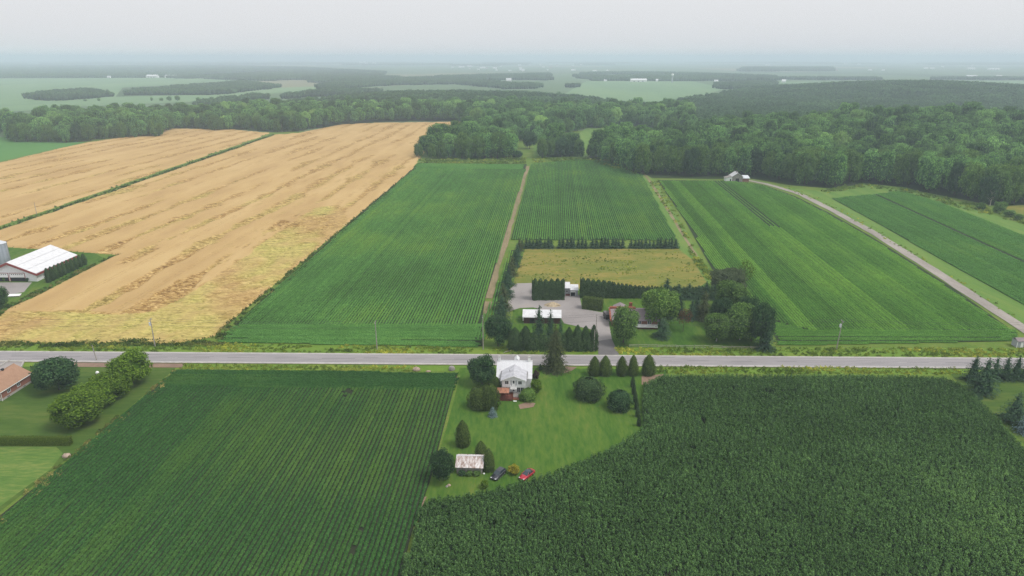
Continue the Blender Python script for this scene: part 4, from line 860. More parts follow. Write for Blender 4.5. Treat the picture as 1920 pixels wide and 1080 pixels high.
# --- white house with metal roof and rear wing
h = house_at('white_house', 963, 741, 'old white house with patched white metal roof and two chimneys by the road', 'house')
wl0, wl1 = -3.75, 3.75
box(h, 'lower_wall', -2.7, 3.3, 0.6, 9, -0.1, 2.62, 'white')
prism(h, 'upper_wall', [(-3.45, 2.62), (3.45, 2.62), (3.45, 5.05), (0, 6.35), (-3.45, 5.05)], 'y', 0, 5.2, 'white')
prism(h, 'main_wall', [(4.3, -0.1), (12.2, -0.1), (12.2, 3.9), (8.6, 6.9), (4.3, 3.6)], 'x', -5.1, 5.1, 'white')
def curve_roof(nm, s, mat):   # bell-cast roof slope made of standing panels
    pr = [(8.6, 7.45), (7.3, 6.35), (5.6, 4.75), (4.5, 4.0), (3.7, 3.68)] if s < 0 else [(8.6, 7.45), (9.9, 6.35), (11.6, 4.75), (12.7, 4.0), (13.5, 3.68)]
    par = None
    for k in range(8):
        x0 = -5.5 + 11.0 / 8 * k; x1 = x0 + 11.0 / 8 - 0.035; dz = 0.012 * ((k * 7) % 3)
        v = [(x, y, z + dz) for (y, z) in pr for x in (x0, x1)] + [(x, y, z - 0.14) for (y, z) in pr for x in (x0, x1)]; n = len(pr); f = []
        for i in range(n - 1):
            f += [(2 * i, 2 * i + 1, 2 * i + 3, 2 * i + 2), (2 * n + 2 * i, 2 * n + 2 * i + 2, 2 * n + 2 * i + 3, 2 * n + 2 * i + 1), (2 * i, 2 * i + 2, 2 * n + 2 * i + 2, 2 * n + 2 * i), (2 * i + 1, 2 * n + 2 * i + 1, 2 * n + 2 * i + 3, 2 * i + 3)]
        f += [(2 * n - 2, 2 * n - 1, 4 * n - 1, 4 * n - 2)]
        o = obj('roof_panel', mesh_poly('roof_panel', v, f), M[mat], h)
curve_roof('roof', -1, 'old_tin'); curve_roof('roof', 1, 'old_tin')
box(h, 'ridge_cap', -5.5, 5.5, 8.45, 8.75, 7.44, 7.53, 'white_metal')
for s in (-1, 1):
    for k in range(4):
        y0 = -0.55 + k * 2.2; y1 = y0 + 2.17
        zr = 6.62 + 0.012 * k; ze = 5.12 + 0.012 * k
        slab(h, 'wing_roof_panel', [(0, y0, zr), (s * 3.85, y0, ze), (s * 3.85, y1, ze), (0, y1, zr)], 0.13, 'wing_tin')
    slab(h, 'eave_shade_strip', [(s * 3.85, -0.55, 5.10), (s * 4.05, -0.55, 5.02), (s * 4.05, 8.2, 5.06), (s * 3.85, 8.2, 5.14)], 0.16, 'asphalt_drive')  # added dark edging that paints a shaded outline along the wing eaves
slab(h, 'bargeboard', [(0, -0.58, 6.60), (-3.9, -0.58, 5.08), (-3.9, -0.64, 5.08), (0, -0.64, 6.60)], 0.22, 'white_trim'); slab(h, 'bargeboard', [(0, -0.58, 6.60), (3.9, -0.58, 5.08), (3.9, -0.64, 5.08), (0, -0.64, 6.60)], 0.22, 'white_trim')
for x in (-4.75, 4.45):
    c = box(h, 'chimney', x - 0.36, x + 0.36, 8.2, 8.95, 6.9, 8.75, 'white_trim'); box(c, 'chimney_cap', x - 0.42, x + 0.42, 8.14, 9.01, 8.75, 8.87, 'concrete')
prism(h, 'front_dormer', [(-0.2, 7.3), (1.4, 7.3), (0.6, 8.1)], 'y', 9.0, 11.4, 'white_metal')
pp = Geo(); tube(pp, (-1.3, 3.6, 6.0), (-1.3, 3.6, 6.65), 0.07, 0.07, 8); obj('vent_pipe', pp.mesh('vent_pipe'), M['black'], h)
window(h, 'y-', -2.05, 0, 3.65, 1.0, 1.05); window(h, 'y-', 1.9, 0, 3.65, 1.0, 1.05)
d = window(h, 'y-', 0.0, 0, 2.95, 0.8, 2.0, 'balcony_door', pane='white_trim', mull=False); box(d, 'door_pane', -0.25, 0.25, -0.075, -0.021, 3.9, 4.8, 'glass')
for x in (-0.75, 0.75): box(h, 'shutter', x - 0.13, x + 0.13, -0.10, -0.004, 2.95, 4.95, 'grey_siding')
bl = box(h, 'balcony', -0.95, 0.95, -1.15, -0.003, 2.45, 2.65, 'white_trim')
for x in np.linspace(-0.92, 0.92, 9): box(bl, 'baluster', x - 0.03, x + 0.03, -1.12, -1.06, 2.65, 3.5, 'white_trim')
box(bl, 'handrail', -0.95, 0.95, -1.15, -1.03, 3.5, 3.58, 'white_trim')
for x in (-0.95, 0.87): box(bl, 'side_rail', x, x + 0.08, -1.03, -0.01, 3.46, 3.56, 'white_trim')
for x in (-1.9, 1.45, 2.6): window(h, 'y-', x, 0.6, 0.8, 0.85, 1.45)
d = window(h, 'y-', 0.0, 0.6, 0.25, 0.85, 2.0, 'back_door', pane='white_trim', mull=False); box(d, 'door_pane', -0.25, 0.25, 0.52, 0.578, 1.1, 2.0, 'glass')
for x in (-3.35, 3.35): box(h, 'support_post', x - 0.09, x + 0.09, 0.08, 0.26, -0.1, 2.618, 'white_trim')
window(h, 'x+', 8.2, 5.1, 1.1, 0.9, 1.3); window(h, 'x+', 10.5, 5.1, 1.1, 0.9, 1.3); window(h, 'x+', 8.6, 5.1, 4.2, 0.7, 0.9)
# deck and gazebo are fixed to the house
dk = box(h, 'deck', -4.6, -0.1, -3.9, 0.58, 0.55, 0.72, 'deck_red'); box(dk, 'deck_skirt', -4.55, -0.15, -3.86, -3.78, -0.1, 0.55, 'deck_red')
for x in np.linspace(-4.5, -0.2, 13): box(dk, 'baluster', x - 0.04, x + 0.04, -3.82, -3.74, 0.72, 1.62, 'deck_red')
box(dk, 'handrail', -4.6, -0.1, -3.88, -3.70, 1.62, 1.70, 'deck_red')
for y in np.linspace(-3.4, -0.4, 7): box(dk, 'baluster', -0.22, -0.14, y - 0.04, y + 0.04, 0.72, 1.62, 'deck_red')
box(h, 'landing', -0.08, 1.5, -2.2, 0.59, 0.42, 0.60, 'wood_grey')
for k in range(3): box(h, 'step', -0.05, 1.75, -2.2 - 0.42 * (k + 1), -2.2 - 0.42 * k - 0.02, 0.30 - 0.16 * k, 0.36 - 0.16 * k, 'step_red')
box(h, 'stone_slab', 0.1, 1.1, -4.1, -3.55, -0.02, 0.10, 'white_trim')
gz = box(h, 'gazebo_beam', -4.5, -1.6, -3.55, -0.9, 2.55, 2.66, 'deck_red')
for x in (-4.42, -1.72):
    for y in (-3.5, -1.0): box(gz, 'gazebo_post', x - 0.07, x + 0.07, y - 0.07, y + 0.07, 0.72, 2.55, 'deck_red')
for q in ([(-4.9, -4.0), (-1.2, -4.0)], [(-1.2, -4.0), (-1.2, -0.5)], [(-1.2, -0.5), (-4.9, -0.5)], [(-4.9, -0.5), (-4.9, -4.0)]):
    slab(gz, 'gazebo_roof', [(q[0][0], q[0][1], 2.72), (q[1][0], q[1][1], 2.72), (-3.05, -2.25, 3.6)], 0.06, 'gazebo_roof')
# --- weathered shed by the cars
h = house_at('garden_shed', 880, 889, 'small plank shed with a rusty white roof beside the dark car', 'shed', R(-3))
box(h, 'wall_core', -3.05, 3.05, 0.06, 5.2, -0.05, 2.0, 'dark')
for k in range(17):
    x0 = -3.1 + k * 0.365; box(h, 'plank', x0, x0 + 0.33, 0.0 + 0.012 * (k % 3), 0.05, 0, 2.05 - 0.03 * (k % 2), 'wood_grey')
for k in range(14):
    y0 = 0.1 + k * 0.365; box(h, 'plank', 3.06, 3.11 + 0.01 * (k % 3), y0, y0 + 0.33, 0, 2.05, 'wood_grey')
prism(h, 'gable', [(0.05, 2.0), (5.2, 2.0), (2.65, 3.35)], 'x', -3.0, 3.0, 'wood_grey')
for k in range(7):
    x0 = -3.4 + k * 0.98; t = 0.01 * (k % 2)
    slab(h, 'roof_sheet', [(x0, -0.35, 1.98 + t), (x0 + 0.965, -0.35, 1.98 + t), (x0 + 0.965, 2.65, 3.50 + t), (x0, 2.65, 3.50 + t)], 0.06, 'rust_roof')
    slab(h, 'roof_sheet', [(x0, 5.65, 1.98 + t), (x0 + 0.965, 5.65, 1.98 + t), (x0 + 0.965, 2.66, 3.50 + t), (x0, 2.66, 3.50 + t)], 0.06, 'rust_roof')
box(h, 'ridge_cap', -3.42, 3.45, 2.5, 2.8, 3.5, 3.56, 'white_metal')
# --- brick bungalow at the left edge
c0 = P(5, 752); c1 = P(60, 717); L = math.hypot(c1[0] - c0[0], c1[1] - c0[1]); rot = math.atan2(c1[1] - c0[1], c1[0] - c0[0]) - math.pi / 2
h = tag(empty('brick_bungalow', c0, rot), 'red brick bungalow with brown shingle gable roof at the left edge', 'house')
BW = 9.4
box(h, 'foundation', -BW - 0.04, 0.04, -0.04, L + 0.04, -0.1, 0.75, 'concrete'); prism(h, 'wall', [(-BW, 0.75), (0, 0.75), (0, 3.2), (-BW / 2, 5.85), (-BW, 3.2)], 'y', 0, L, 'brick')
o_ = 0.5; zz = 3.12; zr = 6.15
for sx in (0, 1):
    xe = o_ if sx else -BW - o_; slab(h, 'roof', [(-BW / 2, -o_, zr), (xe, -o_, zz), (xe, L + o_, zz), (-BW / 2, L + o_, zr)], 0.14, 'brown_shingle')
    slab(h, 'bargeboard', [(-BW / 2, -o_ - 0.01, zr - 0.02), (xe, -o_ - 0.01, zz - 0.02), (xe, -o_ - 0.08, zz - 0.02), (-BW / 2, -o_ - 0.08, zr - 0.02)], 0.24, 'white_trim')
box(h, 'fascia', o_ + 0.01, o_ + 0.08, -o_, L + o_, zz - 0.22, zz - 0.02, 'white_trim')
box(h, 'ridge_cap', -BW / 2 - 0.15, -BW / 2 + 0.15, -o_, L + o_, zr - 0.03, zr + 0.05, 'brown_shingle')
box(h, 'corner_downpipe', 0.05, 0.15, -0.15, -0.05, 0, zz - 0.3, 'white_trim')
for y in (3.0, 7.0): window(h, 'x+', y, 0, 1.45, 1.15, 1.15)
for y in (2.4, 9.0): window(h, 'x+', y, 0.04, 0.22, 0.9, 0.36, 'basement_window', 'concrete', 'glass')
window(h, 'y-', -3.0, 0, 1.5, 1.2, 1.3); window(h, 'y-', -0.9, 0, 0.8, 0.8, 2.0, 'side_door', pane='white_trim', mull=False)
box(h, 'roof_vent', -BW / 2 - 0.3, -BW / 2 + 0.3, 7.6, 8.3, zr - 0.1, zr + 0.5, 'black')
cw = P(52, 676)
for nm, a, b in (('culvert_wall', (46, 677), (40, 690)), ('culvert_wall', (18, 677), (0, 688))):
    p0, p1 = P(*a), P(*b); e_ = tag(obj('culvert_wall', box_mesh('culvert_wall', 0, math.dist(p0, p1), -0.2, 0.2, -0.1, 0.55), M['concrete']), 'right' if False else ('pale concrete curb right of the brick bungalow driveway' if a[0] == 46 else 'pale concrete curb left of the brick bungalow driveway'), 'curb')
    e_.location = p0; e_.rotation_euler = (0, 0, math.atan2(p1[1] - p0[1], p1[0] - p0[0]))
# --- white barn with red trim
h = tag(empty('white_barn', (-226.0, 293.5, 0), R(-0.5)), 'long white barn with white metal roof and dark red trim', 'barn')
prism(h, 'wall', [(-11.6, -0.1), (11.6, -0.1), (11.6, 4.0), (0, 8.7), (-11.6, 4.0)], 'y', 0, 28.2, 'white')
for s in (-1, 1):
    for k in range(3):
        f0, f1 = k / 3, (k + 1) / 3 - 0.014; za = 9.35 - 0.03 * k; dz = 5.2
        for j in range(2):
            y0 = -0.9 + j * 15.3; slab(h, 'roof_panel', [(s * 12.4 * f0, y0, za - dz * f0), (s * 12.4 * f1, y0, za - dz * f1), (s * 12.4 * f1, y0 + 15.26, za - dz * f1), (s * 12.4 * f0, y0 + 15.26, za - dz * f0)], 0.16, 'white_metal')
    slab(h, 'red_bargeboard', [(0, -0.93, 9.25), (s * 12.5, -0.93, 4.0), (s * 12.5, -1.05, 4.0), (0, -1.05, 9.25)], 1.05, 'red_trim')
    box(h, 'red_fascia', min(s * 12.42, s * 12.52), max(s * 12.42, s * 12.52), -0.9, 29.7, 3.05, 4.05, 'red_trim')
for x in (2.9, -4.6, -9.3):
    wd = 3.3 if x != -9.3 else 1.0
    o = box(h, 'door_opening', x - wd, x + wd, -0.06, -0.01, 0, 3.9, 'dark')
    if wd > 2:
        pnl = box(o, 'door_panel', x - wd, x + wd, -0.16, -0.07, 2.0, 3.9, 'white_trim')
        for k in range(6): box(pnl, 'door_pane', x - wd + 0.7 + k * 0.95, x - wd + 1.15 + k * 0.95, -0.19, -0.161, 3.25, 3.6, 'dark')
        for q in (x - wd - 0.22, x + wd + 0.02): box(o, 'door_jamb', q, q + 0.2, -0.15, -0.005, 0, 4.1, 'red_trim')
        box(o, 'lintel', x - wd - 0.2, x + wd + 0.2, -0.152, -0.006, 3.92, 4.12, 'red_trim')
for (u, v, rr, hh_, lab) in ((5, 500, 3.7, 11.8, 'tall galvanised silo behind the white barn, the right one'), (-16, 503, 3.7, 11.5, 'galvanised silo cut by the left edge, the left one')):
    p = P(u, v); h = tag(empty('grain_silo', p), lab, 'silo', 'silos behind the white barn'); k = 0
    for z0 in np.arange(0, hh_ - 0.1, hh_ / 6):
        g = Geo(); tube(g, (0, 0, z0), (0, 0, z0 + hh_ / 6 - 0.04), rr, rr, 32); obj('steel_ring', g.mesh('steel_ring', True), M['steel'], h)
    g = Geo(); tube(g, (0, 0, hh_ - 0.06), (0, 0, hh_ + 1.7), rr + 0.15, 0.5, 32); obj('cone_roof', g.mesh('cone_roof'), M['steel_light'], h)
    g = Geo(); tube(g, (0, 0, hh_ + 1.6), (0, 0, hh_ + 2.0), 0.55, 0.5, 12); ball(g, (0, 0, hh_ + 2.0), (0.5, 0.5, 0.2), 10, 4); obj('cap', g.mesh('cap'), M['steel'], h)
    for a in np.linspace(0, 6.28, 12, endpoint=False): box(h, 'stiffener', math.cos(a) * (rr + 0.06) - 0.07, math.cos(a) * (rr + 0.06) + 0.07, math.sin(a) * (rr + 0.06) - 0.07, math.sin(a) * (rr + 0.06) + 0.07, 0, hh_, 'steel')
h = tag(empty('covered_trailer', P(28, 556), R(10)), 'low white tarpaulin-covered rack on the grass before the white barn', 'rack')
box(h, 'base', -2.2, 2.2, -0.9, 0.9, 0, 0.5, 'wood_grey'); slab(h, 'cover', [(-2.3, -1.0, 0.62), (2.3, -1.0, 0.62), (2.3, 1.0, 0.9), (-2.3, 1.0, 0.9)], 0.1, 'white_trim')
# --- workshop behind the tall cedar hedge
h = house_at('workshop', 1066, 554, 'grey workshop with white metal roof half hidden by the tall hedge', 'workshop')
box(h, 'wall', -13.5, 0.4, 0, 7, -0.1, 3.4, 'grey_siding'); box(h, 'annex_wall', 0.42, 3.9, -0.8, 6.0, -0.1, 2.75, 'grey_siding')
prism(h, 'gable', [(0, 3.4), (7, 3.4), (3.5, 4.7)], 'x', -13.4, 0.38, 'grey_siding')
for k in range(8):
    x0 = -14.0 + k * 1.83
    slab(h, 'roof_panel', [(x0, -0.5, 3.42), (x0 + 1.8, -0.5, 3.42), (x0 + 1.8, 3.5, 4.95), (x0, 3.5, 4.95)], 0.1, 'white_metal'); slab(h, 'roof_panel', [(x0, 7.5, 3.42), (x0 + 1.8, 7.5, 3.42), (x0 + 1.8, 3.52, 4.95), (x0, 3.52, 4.95)], 0.1, 'white_metal')
for k in range(4):
    x0 = 0.68 + k * 0.88; slab(h, 'annex_roof_panel', [(x0, -1.2, 2.80), (x0 + 0.84, -1.2, 2.80), (x0 + 0.84, 3.4, 3.95), (x0, 3.4, 3.95)], 0.1, 'white_metal')
d = box(h, 'garage_door', 0.85, 2.75, -0.86, -0.81, 0, 1.75, 'dark'); box(d, 'door_header', 0.75, 2.85, -0.95, -0.812, 1.77, 2.25, 'white_trim'); box(d, 'door_jamb', 0.72, 0.84, -0.93, -0.812, 0, 1.76, 'white_trim'); box(d, 'door_jamb', 2.76, 2.88, -0.93, -0.812, 0, 1.76, 'white_trim')
window(h, 'y-', -0.8, 0, 1.5, 0.8, 0.8)
t = tag(empty('wooden_bench', P(1064.5, 555.5), LOT), 'dark red wooden bench against the grey workshop wall', 'bench'); box(t, 'seat', -0.9, 0.9, -0.3, 0.2, 0.42, 0.5, 'deck_red'); box(t, 'backrest', -0.9, 0.9, 0.14, 0.2, 0.55, 1.0, 'deck_red'); box(t, 'leg', -0.8, -0.7, -0.25, 0.15, 0, 0.42, 'deck_red'); box(t, 'leg', 0.7, 0.8, -0.25, 0.15, 0, 0.42, 'deck_red')
# --- dark red shed with white roof
h = house_at('red_brown_shed', 1016, 607, 'dark red-brown shed with plain white roof in the gravel yard', 'shed')
box(h, 'wall', -6.9, 6.9, 0.02, 6.6, -0.1, 2.75, 'brown_wall')
for k in range(14): box(h, 'board', -6.88 + k * 0.985, -6.88 + k * 0.985 + 0.95, -0.03 - 0.01 * (k % 2), 0.018, 0, 2.72, 'brown_wall')
prism(h, 'gable', [(0.02, 2.75), (6.6, 2.75), (3.3, 4.3)], 'x', -6.85, 6.85, 'brown_wall')
for k in range(6):
    x0 = -7.4 + k * 2.47; slab(h, 'roof_panel', [(x0, -0.5, 2.72), (x0 + 2.45, -0.5, 2.72), (x0 + 2.45, 3.3, 4.55), (x0, 3.3, 4.55)], 0.1, 'white_metal'); slab(h, 'roof_panel', [(x0, 7.1, 2.72), (x0 + 2.45, 7.1, 2.72), (x0 + 2.45, 3.32, 4.55), (x0, 3.32, 4.55)], 0.1, 'white_metal')
for x in (-3.8, 3.5): d = box(h, 'door', x - 0.9, x + 0.9, -0.09, -0.045, 0.02, 2.1, 'black'); box(d, 'door_handle', x + 0.6, x + 0.7, -0.13, -0.091, 1.0, 1.15, 'steel')
box(h, 'meter_box', -7.35, -6.92, 0.3, 0.9, 1.0, 2.0, 'white_trim')
# --- house with mauve roof
h = house_at('mauve_roof_house', 1186, 613, 'low house with mauve shingle roof and rust-red ridge band behind trees', 'house')
box(h, 'wall', -7.6, 9.2, 0.02, 12.5, -0.1, 2.8, 'brown_board2')
slab(h, 'roof', [(-8.2, -0.8, 2.8), (9.8, -0.8, 2.8), (9.8, 6.2, 5.0), (-8.2, 6.2, 5.0)], 0.15, 'mauve_roof'); slab(h, 'roof', [(-8.2, 13.2, 2.8), (9.8, 13.2, 2.8), (9.8, 6.22, 5.0), (-8.2, 6.22, 5.0)], 0.15, 'mauve_roof')
box(h, 'ridge_band', -8.2, 1.6, 6.0, 7.2, 4.70, 5.55, 'rust_red'); slab(h, 'rust_verge', [(-8.6, -0.9, 2.86), (-8.0, -0.9, 2.86), (-8.0, 6.2, 5.12), (-8.6, 6.2, 5.12)], 0.3, 'rust_red')
box(h, 'chimney', -0.6, 0.6, 8.2, 9.2, 3.5, 6.6, 'rust_red'); prism(h, 'rear_gable', [(-5.5, 2.0), (-0.5, 2.0), (-3.0, 3.3)], 'y', 12.6, 17.5, 'beige')
slab(h, 'rear_roof', [(-3.0, 12.6, 3.5), (-0.2, 12.6, 2.1), (-0.2, 17.8, 2.1), (-3.0, 17.8, 3.5)], 0.12, 'mauve_roof'); slab(h, 'rear_roof', [(-3.0, 12.6, 3.5), (-5.8, 12.6, 2.1), (-5.8, 17.8, 2.1), (-3.0, 17.8, 3.5)], 0.12, 'mauve_roof')
pc = box(h, 'porch', 0.5, 9.0, -2.3, 0.0, 0.75, 0.95, 'white_trim'); box(pc, 'porch_skirt', 0.5, 9.0, -2.28, -2.2, 0, 0.75, 'brown_wall')
for x in np.linspace(0.6, 8.9, 8): box(pc, 'porch_post', x - 0.06, x + 0.06, -2.26, -2.14, 0.95, 1.85, 'white_trim')
box(pc, 'porch_rail', 0.5, 9.0, -2.28, -2.12, 1.85, 1.93, 'white_trim')
for x in (-5.5, -2.4, 2.4, 6.2): window(h, 'y-', x, 0.02, 1.2, 1.3, 1.2)
# --- dark box trailer beside it
h = tag(empty('box_trailer', P(1141, 601), R(8)), 'dark covered trailer parked at the left end of the mauve-roofed house', 'trailer')
box(h, 'cargo_box', -1.1, 1.1, -0.2, 4.0, 0.55, 2.5, 'black'); box(h, 'roof', -1.15, 1.15, -0.25, 4.05, 2.5, 2.58, 'asphalt_drive'); box(h, 'drawbar', -0.08, 0.08, -1.6, -0.2, 0.45, 0.6, 'steel')
for s in (-1, 1):
    g = Geo(); tube(g, (s * 1.12, 1.9, 0.36), (s * 1.34, 1.9, 0.36), 0.36, 0.36, 16); ball(g, (s * 1.3, 1.9, 0.36), (0.06, 0.3, 0.3), 8, 4); obj('wheel', g.mesh('wheel'), M['tyre'], h)
g = Geo(); r_ = np.random.default_rng(3)
def mound(name, u, v, rx, ry, hh_, mat, label, cat, seed=1):
    r = np.random.default_rng(seed); n, m_ = 18, 7; v_ = []; p = P(u, v)
    for j in range(m_):
        q = 1 - j / (m_ - 1)
        for i in range(n):
            a = i / n * 6.283; k = 1 + 0.14 * r.normal() * (j > 0) * (j < m_ - 1); v_.append((math.cos(a) * rx * q * k, math.sin(a) * ry * q * k, hh_ * (1 - q ** 1.6) * (1 + 0.08 * r.normal()) - 0.03))
    i = np.arange(n * m_).reshape(m_, n); k = np.roll(i, -1, 1); me = make_mesh(name, v_, [np.stack([i[:-1], k[:-1], k[1:], i[1:]], -1).reshape(-1, 4)], smooth=False)
    o = obj(name, me, M[mat]); o.location = p; return tag(o, label, cat)
mound('gravel_pile', 1036, 573, 3.6, 2.4, 1.5, 'tan_gravel', 'tan heap of gravel before the tall cedar hedge', 'gravel pile')
def boulder(name, u, v, rx, ry, rz_, mat, label, seed=1):
    g = Geo(); p = P(u, v); ball(g, (0, 0, rz_ * 0.42), (rx, ry, rz_), 12, 8, seed, 0.28); o = obj(name, g.mesh(name), M[mat]); o.location = p; return tag(o, label, 'boulder')
boulder('boulder', 125, 857, 1.25, 0.95, 0.8, 'rock', 'large pinkish boulder at the lawn corner below the clipped hedge', 4)
boulder('boulder', 781, 695, 1.5, 1.0, 0.95, 'rock', 'pale pointed boulder in the verge at the dark field\'s edge', 5)
boulder('boulder', 847, 694, 1.2, 1.0, 1.2, 'rock_grey', 'grey boulder at the field entrance left of the white house', 6)
boulder('boulder', 803, 697, 1.0, 0.5, 0.35, 'rock', 'low flat stone between the two verge boulders', 7)
boulder('boulder', 842, 911, 0.55, 0.45, 0.42, 'rock', 'tan stone at the foot of the round tree left of the shed', 8)
boulder('boulder', 838, 913, 0.4, 0.35, 0.3, 'rock_grey', 'smaller grey stone beside the tan stone near the shed', 9)
boulder('boulder', 907.5, 889, 0.28, 0.28, 0.26, 'white_trim', 'small white stone at the shed\'s right corner', 10)
g = Geo(); ball(g, (0, 0, 0.6), (0.55, 0.55, 0.55), 16, 10, 1, 0.0); tube(g, (0, 0, -0.02), (0, 0, 0.2), 0.35, 0.3, 10); o = obj('white_tank', g.mesh('white_tank', True), M['white_trim']); o.location = P(183, 702); tag(o, 'round white propane tank on the lawn behind the light trees', 'tank')
# --- sugar shack at the forest edge
h = tag(empty('sugar_shack', P(1382, 341), R(-3)), 'grey board sugar shack with white lean-to at the forest edge', 'shack')
prism(h, 'wall', [(-4.2, -0.1), (4.2, -0.1), (4.2, 4.2), (0, 7.0), (-4.2, 4.2)], 'y', 0, 9, 'wood_grey')
for k in range(8): x0 = -4.18 + k * 1.05; box(h, 'board', x0, x0 + 0.98, -0.06 - 0.02 * (k % 2), -0.004, 0, 4.1, 'wood_grey')
for s in (-1, 1): slab(h, 'roof', [(0, -0.5, 7.4), (s * 4.9, -0.5, 4.1), (s * 4.9, 9.5, 4.1), (0, 9.5, 7.4)], 0.25, 'white_metal')
prism(h, 'lean_to_wall', [(-9.0, -0.1), (-4.22, -0.1), (-4.22, 3.9), (-9.0, 2.9)], 'y', 0.1, 7, 'white_trim'); slab(h, 'lean_to_roof', [(-9.5, -0.3, 3.0), (-4.6, -0.3, 4.35), (-4.6, 7.3, 4.35), (-9.5, 7.3, 3.0)], 0.15, 'wood_grey'); box(h, 'lean_to_door', -5.9, -4.9, 0.02, 0.098, 0, 2.3, 'dark')
box(h, 'wing_wall', 4.22, 9.5, 0.6, 6.5, -0.1, 2.9, 'brown_board2'); slab(h, 'wing_roof', [(4.3, 0.1, 2.95), (10.2, 0.1, 2.95), (9.2, 3.6, 5.0), (4.3, 3.6, 5.0)], 0.15, 'steel_light'); slab(h, 'wing_roof', [(4.3, 7.0, 2.95), (10.2, 7.0, 2.95), (9.2, 3.62, 5.0), (4.3, 3.62, 5.0)], 0.15, 'steel_light')
box(h, 'cupola', -0.5, 0.5, 3, 4.6, 7.1, 8.2, 'wood_grey'); box(h, 'barn_door', -1.4, 1.4, -0.12, -0.085, 0, 2.8, 'dark')
# --- grey hut at the right edge
h = house_at('roadside_hut', 1914, 652, 'small grey hut with white corner trim at the right edge by the road', 'hut', R(0))
box(h, 'wall', -1.5, 1.8, 0, 2.8, -0.05, 2.5, 'grey_siding')
for x in (-1.58, 1.74): box(h, 'corner_trim', x, x + 0.16, -0.05, 0.1, 0, 2.5, 'white_trim')
slab(h, 'roof', [(-1.8, -0.3, 2.5), (2.1, -0.3, 2.5), (2.1, 1.4, 3.3), (-1.8, 1.4, 3.3)], 0.1, 'mauve_roof'); slab(h, 'roof', [(-1.8, 3.1, 2.5), (2.1, 3.1, 2.5), (2.1, 1.42, 3.3), (-1.8, 1.42, 3.3)], 0.1, 'mauve_roof'); box(h, 'door', -0.3, 0.6, -0.04, -0.003, 0.02, 2.0, 'white_trim')
h = tag(empty('mailbox', P(1012, 693.5), LOT), 'thin white post beside the tall spruce at the white house', 'post')
g = Geo(); tube(g, (0, 0, 0), (0, 0, 1.5), 0.06, 0.05, 8); obj('post', g.mesh('post'), M['white_trim'], h); box(h, 'sign_board', -0.25, 0.25, -0.05, 0.05, 1.2, 1.55, 'white_trim')

